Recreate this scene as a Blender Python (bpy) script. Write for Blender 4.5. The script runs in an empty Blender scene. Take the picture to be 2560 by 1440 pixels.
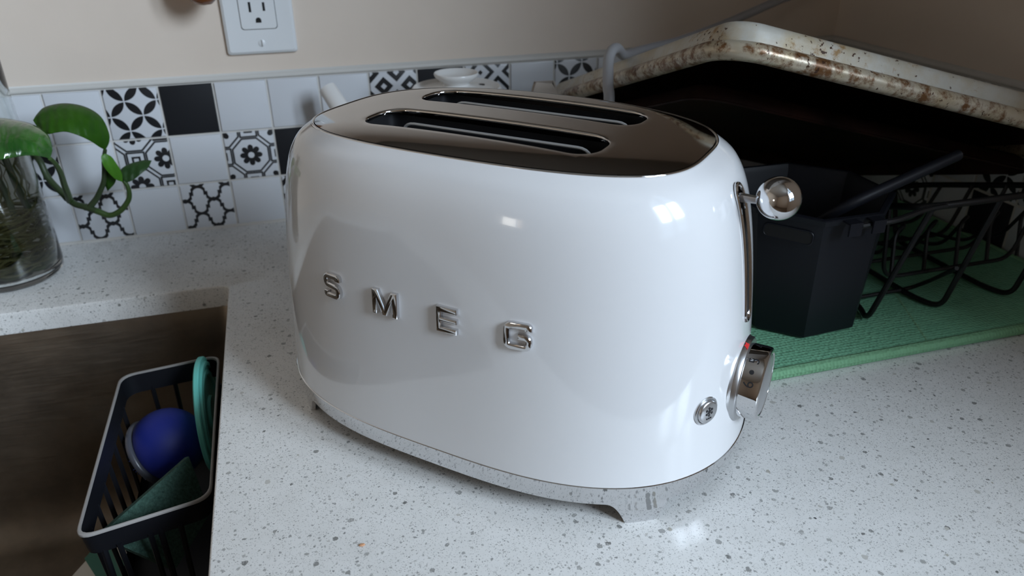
import bpy, bmesh, math, random
from math import sin, cos, pi, sqrt, radians
from mathutils import Vector, Matrix
from mathutils.geometry import delaunay_2d_cdt

S = 0.001            # all lengths below are millimetres
scene = bpy.context.scene
COL = scene.collection

# ------------------------------------------------------------------ camera
cd = bpy.data.cameras.new('camera')
cam = bpy.data.objects.new('camera', cd)
COL.objects.link(cam)
Rw = ((0.959893, -0.280261, -0.007749), (-0.134106, -0.434693, -0.890538), (0.246215, 0.855860, -0.454843))
cam.matrix_world = Matrix((
    (Rw[0][0], -Rw[1][0], -Rw[2][0], 168.39 * S),
    (Rw[0][1], -Rw[1][1], -Rw[2][1], -823.96 * S),
    (Rw[0][2], -Rw[1][2], -Rw[2][2], 315.26 * S),
    (0, 0, 0, 1)))
cd.sensor_fit = 'HORIZONTAL'
cd.sensor_width = 36
cd.lens = 1943.22 / 2560 * 36
cd.clip_start = 0.02
cd.dof.use_dof = True
cd.dof.focus_distance = 0.47
cd.dof.aperture_fstop = 10.0
scene.camera = cam

# ------------------------------------------------------------------ light and exposure
vs = scene.view_settings
vs.view_transform = 'Standard'
vs.look = 'None'
vs.gamma = 1
vs.use_curve_mapping = False
vs.exposure = 0.27

world = bpy.data.worlds.new('sky')
scene.world = world
world.use_nodes = True
bg = world.node_tree.nodes['Background']
bg.inputs[0].default_value = (0.62, 0.78, 1.0, 1)
bg.inputs[1].default_value = 1.0

WIN_Y0, WIN_Y1, WIN_Z0, WIN_Z1 = -1950, -930, 200, 1420     # window in the right-hand wall


def area_light(name, loc, rot, sx, sy, power, color):
    ld = bpy.data.lights.new(name, 'AREA')
    ld.shape = 'RECTANGLE'
    ld.size = sx * S
    ld.size_y = sy * S
    ld.energy = power
    ld.color = color
    lo = bpy.data.objects.new(name, ld)
    COL.objects.link(lo)
    lo.location = Vector(loc) * S
    lo.rotation_euler = rot
    return lo


# daylight standing in the two window openings of the room
sky_dir = Vector((0.55, -0.76, 0.475)).normalized()
sky_pos = Vector((370, -500, 150)) + sky_dir * 2300
area_light('window_daylight', sky_pos, sky_dir.to_track_quat('Z', 'Y').to_euler(), 980, 800, 102.0, (0.745, 0.845, 1.0))
area_light('far_window_daylight', (-1610, -1620, 420), (0, radians(-90), 0), 330, 240, 1.1, (1.0, 0.92, 0.78))


# ------------------------------------------------------------------ node helpers
def new_mat(name):
    m = bpy.data.materials.new(name)
    m.use_nodes = True
    nt = m.node_tree
    return m, nt, nt.nodes['Principled BSDF']


def pmat(name, color, rough=0.5, metal=0.0, **kw):
    m, nt, b = new_mat(name)
    b.inputs['Base Color'].default_value = (*color, 1)
    b.inputs['Roughness'].default_value = rough
    b.inputs['Metallic'].default_value = metal
    for k, v in kw.items():
        b.inputs[k.replace('_', ' ')].default_value = v
    return m


class X:
    """tiny expression builder for math nodes"""
    nt = None

    def __init__(s, sock):
        s.s = sock

    @staticmethod
    def op(o, *a):
        n = X.nt.nodes.new('ShaderNodeMath')
        n.operation = o
        for i, v in enumerate(a):
            if isinstance(v, X):
                X.nt.links.new(v.s, n.inputs[i])
            else:
                n.inputs[i].default_value = v
        return X(n.outputs[0])

    def __add__(s, o): return X.op('ADD', s, o)
    def __sub__(s, o): return X.op('SUBTRACT', s, o)
    def __rsub__(s, o): return X.op('SUBTRACT', o, s)
    def __mul__(s, o): return X.op('MULTIPLY', s, o)
    def __truediv__(s, o): return X.op('DIVIDE', s, o)
    def lt(s, o): return X.op('LESS_THAN', s, o)
    def gt(s, o): return X.op('GREATER_THAN', s, o)
    def abs(s): return X.op('ABSOLUTE', s)
    def mn(s, o): return X.op('MINIMUM', s, o)
    def mx(s, o): return X.op('MAXIMUM', s, o)
    def hyp(s, o): return X.op('SQRT', s * s + o * o)
    def fold(s, h): return X.op('SUBTRACT', X.op('FLOORED_MODULO', s + h, 2 * h), h)


def mixf(a, b, f):
    return a + (b - a) * f


def tex_obj(nt):
    return nt.nodes.new('ShaderNodeTexCoord').outputs['Object']


def noise(nt, vec, scale, detail=3, rough=0.55, sub=None):
    n = nt.nodes.new('ShaderNodeTexNoise')
    n.inputs['Scale'].default_value = scale
    n.inputs['Detail'].default_value = detail
    n.inputs['Roughness'].default_value = rough
    nt.links.new(vec, n.inputs['Vector'])
    return n


def ramp(nt, fac, stops):
    n = nt.nodes.new('ShaderNodeValToRGB')
    e = n.color_ramp.elements
    while len(e) < len(stops):
        e.new(0.5)
    for el, (p, c) in zip(e, stops):
        el.position = p
        el.color = (*c, 1) if len(c) == 3 else c
    nt.links.new(fac, n.inputs[0])
    return n.outputs[0]


def mixc(nt, fac, a, b, mode='MIX'):
    n = nt.nodes.new('ShaderNodeMix')
    n.data_type = 'RGBA'
    n.blend_type = mode
    for i, v in ((0, fac), (6, a), (7, b)):
        if isinstance(v, (int, float)):
            n.inputs[i].default_value = v
        elif isinstance(v, tuple):
            n.inputs[i].default_value = (*v, 1)
        else:
            nt.links.new(v, n.inputs[i])
    return n.outputs[2]


def bump(nt, b, height, strength=0.2, dist=0.001):
    n = nt.nodes.new('ShaderNodeBump')
    n.inputs['Strength'].default_value = strength
    n.inputs['Distance'].default_value = dist
    nt.links.new(height, n.inputs['Height'])
    nt.links.new(n.outputs[0], b.inputs['Normal'])


# ------------------------------------------------------------------ materials
CHROME = pmat('chrome', (0.68, 0.68, 0.69), 0.05, 1.0)
CHROME_TOP = pmat('polished_steel', (0.60, 0.575, 0.555), 0.07, 1.0)
SATIN = pmat('satin_silver', (0.62, 0.63, 0.65), 0.28, 1.0)
ENAMEL = pmat('white_enamel', (0.685, 0.685, 0.70), 0.11, 0.0, Coat_Weight=0.6, Coat_Roughness=0.03)
DARK_METAL = pmat('dark_steel', (0.05, 0.05, 0.055), 0.35, 0.8)
WIRE = pmat('guard_wire', (0.42, 0.42, 0.42), 0.4, 0.5)
BLACK_RUBBER = pmat('black_rubber', (0.015, 0.015, 0.016), 0.6)
INK = pmat('black_print', (0.01, 0.01, 0.012), 0.5)
RED = pmat('red_mark', (0.75, 0.03, 0.03), 0.4)
BLACK_PLASTIC = pmat('black_plastic', (0.008, 0.009, 0.013), 0.42, 0.0, Specular_IOR_Level=0.22)
BLACK_WIRE = pmat('black_coated_wire', (0.008, 0.008, 0.009), 0.4, 0.0, Specular_IOR_Level=0.3)
WHITE_PLASTIC = pmat('white_plastic', (0.74, 0.76, 0.78), 0.3)
SLOT_DARK = pmat('slot_dark', (0.004, 0.004, 0.004), 0.8)
CERAMIC = pmat('white_ceramic', (0.72, 0.71, 0.70), 0.22)
CORD = pmat('grey_cord', (0.36, 0.36, 0.38), 0.45)
GREY_PLASTIC = pmat('grey_plastic', (0.006, 0.0065, 0.009), 0.42, 0.0, Specular_IOR_Level=0.3)
RIM_GREY = pmat('light_grey_rim', (0.27, 0.255, 0.245), 0.4)
TEAL = pmat('teal_silicone', (0.16, 0.62, 0.55), 0.42)
BLUE = pmat('blue_plastic', (0.003, 0.013, 0.18), 0.6)
BLUE_BRISTLE = pmat('blue_bristle', (0.015, 0.04, 0.25), 0.5)
CLOUDY = pmat('cloudy_plastic', (0.10, 0.105, 0.13), 0.3, 0.0, Transmission_Weight=0.35)
CARTON = pmat('white_carton', (0.62, 0.58, 0.52), 0.6)
CARTON_GREEN = pmat('green_carton', (0.01, 0.13, 0.09), 0.5)
AMBER = pmat('amber_glass', (0.30, 0.10, 0.02), 0.08, 0.0, Transmission_Weight=0.5)
UTENSIL = pmat('dark_grey_nylon', (0.010, 0.011, 0.016), 0.5, 0.0, Specular_IOR_Level=0.25)
CABINET = pmat('cabinet_paint', (0.22, 0.20, 0.18), 0.5)
FLOOR = pmat('floor_wood', (0.22, 0.15, 0.10), 0.4)
ROOM = pmat('room_paint', (0.75, 0.60, 0.46), 0.7)
GLASS = pmat('clear_glass', (0.96, 0.98, 0.97), 0.01, 0.0, Transmission_Weight=1.0, IOR=1.45)
WATER = pmat('water', (0.93, 0.96, 0.90), 0.0, 0.0, Transmission_Weight=1.0, IOR=1.33)


def thin_glass():
    m, nt, b = new_mat('window_glass')
    t = nt.nodes.new('ShaderNodeBsdfTransparent')
    t.inputs[0].default_value = (0.96, 0.98, 0.97, 1)
    gl = nt.nodes.new('ShaderNodeBsdfGlossy')
    gl.inputs['Roughness'].default_value = 0.02
    mx = nt.nodes.new('ShaderNodeMixShader')
    mx.inputs[0].default_value = 0.04
    nt.links.new(t.outputs[0], mx.inputs[1])
    nt.links.new(gl.outputs[0], mx.inputs[2])
    nt.links.new(mx.outputs[0], nt.nodes['Material Output'].inputs[0])
    return m


PANE = thin_glass()
GROUT = pmat('grout', (0.60, 0.58, 0.55), 0.85)
TRIMW = pmat('white_caulk', (0.56, 0.545, 0.52), 0.5)


def wall_paint():
    m, nt, b = new_mat('beige_wall_paint')
    v = tex_obj(nt)
    n = noise(nt, v, 9, 4)
    nt.links.new(ramp(nt, n.outputs[0], [(0.3, (0.70, 0.60, 0.515)), (0.7, (0.74, 0.64, 0.555))]), b.inputs['Base Color'])
    n2 = noise(nt, v, 260, 3)
    bump(nt, b, n2.outputs[0], 0.12, 0.0006)
    b.inputs['Roughness'].default_value = 0.55
    return m


WALL = wall_paint()


def quartz():
    m, nt, b = new_mat('speckled_quartz')
    v = tex_obj(nt)
    warp = noise(nt, v, 420, 2)
    vm = nt.nodes.new('ShaderNodeVectorMath')
    vm.operation = 'MULTIPLY_ADD'
    vm.inputs[1].default_value = (0.0024,) * 3
    nt.links.new(warp.outputs['Color'], vm.inputs[0])
    nt.links.new(v, vm.inputs[2])
    v2 = vm.outputs[0]
    base = ramp(nt, noise(nt, v, 55, 5).outputs[0], [(0.3, (0.73, 0.725, 0.71)), (0.7, (0.79, 0.785, 0.775))])
    col = base
    # three sizes of stone chips, dark and mid grey
    for sc, lim, dens, cols in ((190, 0.26, 0.80, [(0.0, (0.17, 0.17, 0.165)), (0.25, (0.36, 0.36, 0.35)), (0.7, (0.52, 0.51, 0.49)), (1.0, (0.44, 0.42, 0.37))]),
                                (380, 0.27, 0.62, [(0.0, (0.22, 0.22, 0.22)), (0.5, (0.44, 0.44, 0.43)), (1.0, (0.58, 0.57, 0.55))]),
                                (900, 0.32, 0.50, [(0.0, (0.36, 0.36, 0.36)), (0.6, (0.54, 0.54, 0.53)), (1.0, (0.62, 0.61, 0.60))]),
                                (1500, 0.34, 0.60, [(0.0, (0.36, 0.36, 0.36)), (0.6, (0.54, 0.54, 0.53)), (1.0, (0.62, 0.61, 0.60))]),
                                (125, 0.17, 0.88, [(0.0, (0.56, 0.54, 0.50)), (0.75, (0.46, 0.46, 0.46)), (1.0, (0.07, 0.07, 0.07))])):
        vo = nt.nodes.new('ShaderNodeTexVoronoi')
        vo.inputs['Scale'].default_value = sc
        nt.links.new(v2, vo.inputs['Vector'])
        sep = nt.nodes.new('ShaderNodeSeparateColor')
        nt.links.new(vo.outputs['Color'], sep.inputs[0])
        X.nt = nt
        size = X(sep.outputs[1]) * (lim * 0.9) + lim * 0.45
        fac = X(vo.outputs['Distance']).lt(size) * X(sep.outputs[0]).gt(dens)
        col = mixc(nt, fac.s, col, ramp(nt, sep.outputs[2], cols))
    nt.links.new(col, b.inputs['Base Color'])
    b.inputs['Roughness'].default_value = 0.22
    b.inputs['Specular IOR Level'].default_value = 0.45
    return m


QUARTZ = quartz()


def tile_mat(name, fn=None):
    m, nt, b = new_mat(name)
    white, black = (0.62, 0.64, 0.68), (0.012, 0.013, 0.016)
    b.inputs['Roughness'].default_value = 0.30
    if fn is None:
        b.inputs['Base Color'].default_value = (*white, 1)
    elif fn == 'black':
        b.inputs['Base Color'].default_value = (*black, 1)
        b.inputs['Roughness'].default_value = 0.6
        b.inputs['Specular IOR Level'].default_value = 0.25
    else:
        X.nt = nt
        sep = nt.nodes.new('ShaderNodeSeparateXYZ')
        nt.links.new(tex_obj(nt), sep.inputs[0])
        u = X(sep.outputs[0]) / 0.0485
        v = X(sep.outputs[2]) / 0.0485
        nt.links.new(mixc(nt, fn(u, v).s, white, black), b.inputs['Base Color'])
    return m


def petals(ou, ov, L):
    def f(u, v):
        x, y = u - ou, v - ov
        a = (x + y) * 0.70711
        c = (x - y) * 0.70711
        fa = (a - L / 2).fold(L / 2).abs() / L
        fc = (c - L / 2).fold(L / 2).abs() / L
        M, k = fa.mx(fc), fa.mn(fc)
        return (1.0 - M).hyp(k).lt(0.683)
    return f


def octagons(ou, ov, h=0.56):
    def f(u, v):
        x, y = (u - ou).fold(h), (v - ov).fold(h)
        ax, ay = x.abs(), y.abs()
        sw = (ax + ay).gt(h)
        bx, by = mixf(ax, h - ax, sw), mixf(ay, h - ay, sw)
        o = bx.mx(by).mx((bx + by) * 0.70711)
        ring = (o - (h * 0.635)).abs().lt(0.0175)
        # outline of the next octagons and the small squares between them
        sx, sy = (h - bx).abs(), (h - by).abs()
        q1 = sx.mx(by)
        q2 = bx.mx(sy)
        q = q1.mn(q2)
        box = (q - 0.165).abs().lt(0.0175)
        ibox = q.lt(0.085) * q.gt(0.045)
        ang = X.op('ARCTAN2', by, bx)
        rad = bx.hyp(by)
        pet = X.op('SQRT', X.op('COSINE', ang * 4.0).abs()) * 0.105 + 0.122
        flower = rad.lt(pet) * rad.gt(0.064)
        return ring.mx(box).mx(ibox).mx(flower)
    return f


def quatrefoil(ou, ov, h=0.287, k=0.30):
    c, r = 0.156, 0.144

    def f(u, v):
        ax, ay = (u - ou).fold(h).abs(), (v - ov).fold(k).abs()
        d1 = (ax.hyp(ay - c) - r).abs()
        d2 = ((ax - h).hyp(ay - (k - c)) - r).abs()
        s1 = ax.lt(h / 2) * ay.gt(k / 2 - 0.01)
        s2 = ax.gt(h / 2) * ay.lt(k / 2 + 0.01)
        knot = (ax - h / 2).abs().mx((ay - k / 2).abs()).lt(0.042)
        tip = (ax - h).abs().hyp(ay).lt(0.05)
        return (d1.lt(0.032) * s1).mx(d2.lt(0.032) * s2).mx(knot).mx(tip)
    return f


def diamonds(ou, ov, L, lo, hi, core=0.0):
    def f(u, v):
        x, y = u - ou, v - ov
        a, c = (x + y).fold(L / 2).abs() / L, (x - y).fold(L / 2).abs() / L
        m = a.mx(c)
        return (m.gt(lo) * m.lt(hi)).mx(m.lt(core))
    return f


T_WHITE = tile_mat('white_tile')
T_BLACK = tile_mat('black_tile', 'black')
T_PETAL = tile_mat('petal_tile', petals(-0.134, 0.257, 0.42))
T_PETAL2 = tile_mat('petal_tile_turned', petals(-0.16, 0.14, 0.42))
T_OCTA = tile_mat('octagon_tile_split', octagons(0.405, 0.09))
T_OCTB = tile_mat('octagon_tile', octagons(0.0, 0.0))
T_QUATA = tile_mat('quatrefoil_tile_low', quatrefoil(-0.13, -0.16))
T_QUATB = tile_mat('quatrefoil_tile', quatrefoil(-0.155, 0.155))
T_DIA = tile_mat('diamond_tile', diamonds(-0.21, 0.20, 0.56, 0.12, 0.36))
T_ZIG = tile_mat('nested_diamond_tile', diamonds(0.24, -0.05, 0.80, 0.26, 0.40, 0.07))
T_TRI = tile_mat('triangle_tile', diamonds(0.0, 0.1, 0.42, 0.10, 0.40))


def stained_metal(name, base0, base1, brown, lo, hi, dot_lo, metal, rough):
    m, nt, b = new_mat(name)
    v = tex_obj(nt)
    X.nt = nt
    col = ramp(nt, noise(nt, v, 30, 5).outputs[0], [(0.3, base0), (0.7, base1)])
    # broad faint tan film, rusty blotches with ragged edges, and small burnt dots
    film = ramp(nt, noise(nt, v, 34, 6, 0.65).outputs[0], [(0.40, (0, 0, 0)), (0.70, (0.75, 0.75, 0.75))])
    col = mixc(nt, film, col, (0.46, 0.36, 0.20))
    bl = X(noise(nt, v, 22, 3).outputs[0]) * 0.36 + X(noise(nt, v, 120, 8, 0.7).outputs[0]) * 0.64
    st = ramp(nt, bl.s, [(lo, (0, 0, 0)), (hi, (1, 1, 1))])
    col = mixc(nt, st, col, brown)
    clus = X(noise(nt, v, 24, 2).outputs[0]) * 0.28 + X(noise(nt, v, 270, 3, 0.55).outputs[0]) * 0.72
    sp = ramp(nt, clus.s, [(dot_lo, (0, 0, 0)), (dot_lo + 0.025, (1, 1, 1))])
    col = mixc(nt, sp, col, (0.06, 0.025, 0.012))
    nt.links.new(col, b.inputs['Base Color'])
    b.inputs['Metallic'].default_value = metal
    b.inputs['Roughness'].default_value = rough
    bump(nt, b, noise(nt, v, 140, 4).outputs[0], 0.15, 0.0006)
    return m


def sheet_metal():
    return stained_metal('stained_aluminium', (0.50, 0.49, 0.44), (0.64, 0.635, 0.60), (0.34, 0.21, 0.09), 0.565, 0.65, 0.632, 0.15, 0.42)


def rim_metal():
    return stained_metal('browned_rim_aluminium', (0.44, 0.38, 0.28), (0.62, 0.58, 0.51), (0.16, 0.075, 0.028), 0.465, 0.565, 0.60, 0.3, 0.33)


def baked_dark():
    m, nt, b = new_mat('baked_on_dark_brown')
    v = tex_obj(nt)
    nt.links.new(ramp(nt, noise(nt, v, 20, 6).outputs[0], [(0.35, (0.012, 0.006, 0.005)), (0.7, (0.035, 0.014, 0.010))]), b.inputs['Base Color'])
    b.inputs['Roughness'].default_value = 0.55
    b.inputs['Specular IOR Level'].default_value = 0.12
    return m


def brushed_sink():
    m, nt, b = new_mat('brushed_sink_steel')
    v = tex_obj(nt)
    mp = nt.nodes.new('ShaderNodeMapping')
    mp.inputs['Scale'].default_value = (3, 3, 60)
    nt.links.new(v, mp.inputs[0])
    n = noise(nt, mp.outputs[0], 12, 5)
    n2 = noise(nt, v, 14, 6, 0.65)
    col = ramp(nt, n2.outputs[0], [(0.35, (0.21, 0.175, 0.14)), (0.68, (0.33, 0.27, 0.21))])
    nt.links.new(col, b.inputs['Base Color'])
    nt.links.new(ramp(nt, n.outputs[0], [(0.3, (0.34,) * 3), (0.7, (0.50,) * 3)]), b.inputs['Roughness'])
    b.inputs['Metallic'].default_value = 0.9
    return m


def mat_fabric(name, c1, c2):
    m, nt, b = new_mat(name)
    v = tex_obj(nt)
    vo = nt.nodes.new('ShaderNodeTexVoronoi')
    vo.inputs['Scale'].default_value = 330
    vo.inputs['Randomness'].default_value = 0.35
    nt.links.new(v, vo.inputs['Vector'])
    nt.links.new(mixc(nt, noise(nt, v, 60, 4).outputs[0], c1, c2), b.inputs['Base Color'])
    bump(nt, b, vo.outputs['Distance'], 0.9, 0.0016)
    b.inputs['Roughness'].default_value = 0.9
    return m


def leaf_mat(name, c1, c2, rough):
    m, nt, b = new_mat(name)
    v = tex_obj(nt)
    n = noise(nt, v, 60, 5)
    nt.links.new(ramp(nt, n.outputs[0], [(0.3, c1), (0.7, c2)]), b.inputs['Base Color'])
    w = nt.nodes.new('ShaderNodeTexWave')
    w.inputs['Scale'].default_value = 45
    w.inputs['Distortion'].default_value = 5
    w.inputs['Detail'].default_value = 2
    nt.links.new(v, w.inputs['Vector'])
    bump(nt, b, w.outputs['Fac'], 0.9 if rough < 0.3 else 0.5, 0.0012)
    if rough < 0.3:
        b.inputs['Coat Weight'].default_value = 1.0
        b.inputs['Coat Roughness'].default_value = 0.12
        b.inputs['Coat IOR'].default_value = 1.7
    b.inputs['Roughness'].default_value = rough
    b.inputs['Specular IOR Level'].default_value = 0.5 if rough < 0.3 else 0.2
    return m


def pad_mat():
    m, nt, b = new_mat('green_scrub_fibre')
    v = tex_obj(nt)
    nt.links.new(ramp(nt, noise(nt, v, 500, 4, 0.7).outputs[0], [(0.3, (0.010, 0.036, 0.027)), (0.7, (0.052, 0.115, 0.088))]), b.inputs['Base Color'])
    bump(nt, b, noise(nt, v, 900, 3).outputs[0], 0.8, 0.001)
    b.inputs['Roughness'].default_value = 0.9
    return m


PAN_OUT, PAN_RIM, PAN_IN = sheet_metal(), rim_metal(), baked_dark()
SINK = brushed_sink()
MAT_GREEN = mat_fabric('sage_microfibre', (0.15, 0.41, 0.25), (0.21, 0.49, 0.31))
MAT_EDGE = mat_fabric('sage_binding', (0.18, 0.40, 0.22), (0.22, 0.46, 0.27))
LEAF_SHINY = leaf_mat('glossy_leaf', (0.010, 0.060, 0.008), (0.030, 0.125, 0.016), 0.24)
LEAF_MID = leaf_mat('green_leaf', (0.014, 0.060, 0.003), (0.026, 0.088, 0.005), 0.45)
LEAF_YOUNG = leaf_mat('young_leaf', (0.045, 0.15, 0.012), (0.07, 0.20, 0.02), 0.4)
LEAF_DARK = leaf_mat('dark_leaf', (0.016, 0.048, 0.012), (0.028, 0.070, 0.020), 0.45)
STEM = pmat('vine_stem', (0.035, 0.075, 0.014), 0.45)
STEM_DARK = pmat('old_vine_stem', (0.025, 0.045, 0.015), 0.5)
ROOTS = pmat('roots', (0.10, 0.095, 0.03), 0.6)
MOSS = pmat('algae', (0.035, 0.055, 0.012), 0.7)
PAD = pad_mat()


# ------------------------------------------------------------------ mesh helpers
class G:
    """collects verts and faces (millimetres)"""

    def __init__(s):
        s.v, s.f, s.m = [], [], []

    def add(s, verts, faces, mi=0):
        o = len(s.v)
        s.v += [tuple(p) for p in verts]
        s.f += [tuple(i + o for i in f) for f in faces]
        s.m += [mi] * len(faces)
        return s

    def loft(s, rings, closed=True, cap0=False, cap1=False, mi=0):
        n = len(rings[0])
        V = [p for r in rings for p in r]
        F = []
        for k in range(len(rings) - 1):
            for i in range(n if closed else n - 1):
                j = (i + 1) % n
                F.append((k * n + i, k * n + j, (k + 1) * n + j, (k + 1) * n + i))
        if cap0:
            F.append(tuple(range(n - 1, -1, -1)))
        if cap1:
            F.append(tuple((len(rings) - 1) * n + i for i in range(n)))
        return s.add(V, F, mi)

    def tube(s, path, r, seg=8, closed=False, cap=True, mi=0, flat=1.0):
        P = [Vector(p) for p in path]
        n = len(P)
        R = r if isinstance(r, (list, tuple)) else [r] * n
        T = []
        for i in range(n):
            if closed:
                t = P[(i + 1) % n] - P[i - 1]
            else:
                t = P[min(i + 1, n - 1)] - P[max(i - 1, 0)]
            T.append(t.normalized())
        up = Vector((0, 0, 1)) if abs(T[0].z) < 0.9 else Vector((1, 0, 0))
        N = (up - T[0] * up.dot(T[0])).normalized()
        rings = []
        for i in range(n):
            if i:
                N = (N - T[i] * N.dot(T[i])).normalized()
            B = T[i].cross(N)
            rings.append([P[i] + (N * cos(2 * pi * k / seg) * flat + B * sin(2 * pi * k / seg)) * R[i] for k in range(seg)])
        if closed:
            rings.append(rings[0])
        return s.loft(rings, True, cap and not closed, cap and not closed, mi)

    def lathe(s, prof, seg=48, axis=None, cap0=False, cap1=False, mi=0):
        M = axis or Matrix.Identity(4)
        rings = [[M @ Vector((r * cos(2 * pi * k / seg), r * sin(2 * pi * k / seg), z)) for k in range(seg)] for r, z in prof]
        return s.loft(rings, True, cap0, cap1, mi)

    def box(s, a, b, M=None, mi=0):
        x0, y0, z0 = a
        x1, y1, z1 = b
        V = [Vector(p) for p in ((x0, y0, z0), (x1, y0, z0), (x1, y1, z0), (x0, y1, z0), (x0, y0, z1), (x1, y0, z1), (x1, y1, z1), (x0, y1, z1))]
        if M:
            V = [M @ p for p in V]
        return s.add(V, [(3, 2, 1, 0), (4, 5, 6, 7), (0, 1, 5, 4), (1, 2, 6, 5), (2, 3, 7, 6), (3, 0, 4, 7)], mi)

    def mesh(s, name, mats, smooth=True, angle=40):
        me = bpy.data.meshes.new(name)
        me.from_pydata([Vector(p) * S for p in s.v], [], s.f)
        mats = mats if isinstance(mats, (list, tuple)) else [mats]
        for m in mats:
            me.materials.append(m)
        if len(mats) > 1:
            me.polygons.foreach_set('material_index', s.m)
        bm = bmesh.new()
        bm.from_mesh(me)
        bmesh.ops.remove_doubles(bm, verts=bm.verts, dist=1e-7)
        bmesh.ops.recalc_face_normals(bm, faces=bm.faces)
        bm.to_mesh(me)
        bm.free()
        if smooth:
            me.polygons.foreach_set('use_smooth', [True] * len(me.polygons))
            me.set_sharp_from_angle(angle=radians(angle))
        me.update()
        return me

    def obj(s, name, mats, parent=None, smooth=True, angle=40, loc=None, rot=None):
        return link(name, s.mesh(name, mats, smooth, angle), parent, loc, rot)


def link(name, me, parent=None, loc=None, rot=None):
    o = bpy.data.objects.new(name, me)
    COL.objects.link(o)
    if parent:
        o.parent = parent
    if loc is not None:
        o.location = Vector(loc) * S
    if rot is not None:
        o.rotation_euler = rot
    return o


def tag(o, label, cat, group=None):
    o['label'] = label
    o['category'] = cat
    if group:
        o['group'] = group
    return o


def thing(name, label, cat, loc=(0, 0, 0), rz=0.0):
    o = link(name, None, None, loc, (0, 0, rz))
    return tag(o, label, cat)


def struct(o):
    o['kind'] = 'structure'
    return o


def bevel_mod(o, w, seg=3, angle=35):
    m = o.modifiers.new('edges', 'BEVEL')
    m.width = w * S
    m.segments = seg
    m.limit_method = 'ANGLE'
    m.angle_limit = radians(angle)
    return o


def spline(pts, n=6):
    """Catmull-Rom through the points"""
    P = [Vector(p) for p in pts]
    P = [P[0] * 2 - P[1]] + P + [P[-1] * 2 - P[-2]]
    out = []
    for i in range(1, len(P) - 2):
        for k in range(n):
            t = k / n
            a, b, c, d = P[i - 1], P[i], P[i + 1], P[i + 2]
            out.append(0.5 * ((2 * b) + (c - a) * t + (2 * a - 5 * b + 4 * c - d) * t * t + (3 * b - a - 3 * c + d) * t ** 3))
    out.append(P[-2])
    return out


def round_rect(x0, y0, x1, y1, r, n=6, z=0.0):
    out = []
    for cx_, cy_, a0 in ((x1 - r, y1 - r, 0), (x0 + r, y1 - r, 90), (x0 + r, y0 + r, 180), (x1 - r, y0 + r, 270)):
        for k in range(n + 1):
            a = radians(a0 + 90 * k / n)
            out.append(Vector((cx_ + r * cos(a), cy_ + r * sin(a), z)))
    return out


def fillet_path(pts, r, n=5):
    """polyline with rounded corners"""
    P = [Vector(p) for p in pts]
    out = [P[0]]
    for i in range(1, len(P) - 1):
        a, b, c = P[i - 1], P[i], P[i + 1]
        d1, d2 = (a - b), (c - b)
        rr = min(r, d1.length * 0.45, d2.length * 0.45)
        p, q = b + d1.normalized() * rr, b + d2.normalized() * rr
        for k in range(n + 1):
            t = k / n
            out.append(p * (1 - t) ** 2 + b * 2 * t * (1 - t) + q * t * t)
    out.append(P[-1])
    return out


# ================================================================== SETTING
CORNER = 812
TOPZ = 151.5
# back wall
g = G()
g.box((-1500, 0, -900), (CORNER, 100, 1500))
wall_back = struct(g.obj('wall_back', WALL, smooth=False))
# right wall with the window opening
g = G()
for a, b in (((CORNER, -2600, -900), (CORNER + 100, 100, WIN_Z0)), ((CORNER, -2600, WIN_Z1), (CORNER + 100, 100, 1500)),
             ((CORNER, -2600, WIN_Z0), (CORNER + 100, WIN_Y0, WIN_Z1)), ((CORNER, WIN_Y1, WIN_Z0), (CORNER + 100, 100, WIN_Z1))):
    g.box(a, b)
wall_right = struct(g.obj('wall_right', WALL, smooth=False))
g = G()
FY0, FY1, FZ0, FZ1 = -1760, -1480, 290, 550
for a, b in (((-1600, -2600, -900), (-1500, 100, FZ0)), ((-1600, -2600, FZ1), (-1500, 100, 1500)),
             ((-1600, -2600, FZ0), (-1500, FY0, FZ1)), ((-1600, FY1, FZ0), (-1500, 100, FZ1))):
    g.box(a, b)
struct(g.obj('wall_left', ROOM, smooth=False))
struct(G().box((-1600, -2700, -900), (912, -2600, 1500)).obj('wall_front', ROOM, smooth=False))
struct(G().box((-1600, -2700, -920), (912, 100, -900)).obj('floor', FLOOR, smooth=False))
struct(G().box((-1600, -2700, 1500), (912, 100, 1520)).obj('ceiling', pmat('ceiling_paint', (0.55, 0.51, 0.46), 0.8), smooth=False))

# window joinery
g = G()
f = 38
ym = -1240
for a, b in (((CORNER + 20, WIN_Y0, WIN_Z0), (CORNER + 60, WIN_Y1, WIN_Z0 + f)), ((CORNER + 20, WIN_Y0, WIN_Z1 - f), (CORNER + 60, WIN_Y1, WIN_Z1)),
             ((CORNER + 20, WIN_Y0, WIN_Z0), (CORNER + 60, WIN_Y0 + f, WIN_Z1)), ((CORNER + 20, WIN_Y1 - f, WIN_Z0), (CORNER + 60, WIN_Y1, WIN_Z1)),
             ((CORNER + 20, ym - 38, WIN_Z0), (CORNER + 60, ym + 38, WIN_Z1))):
    g.box(a, b)
win = struct(g.obj('window_1', WHITE_PLASTIC, smooth=False))
for a, b in ((WIN_Y0 + f, ym - 38), (ym + 38, WIN_Y1 - f)):
    G().box((CORNER + 38, a, WIN_Z0 + f), (CORNER + 42, b, WIN_Z1 - f)).obj('pane', PANE, win, smooth=False)

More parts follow.
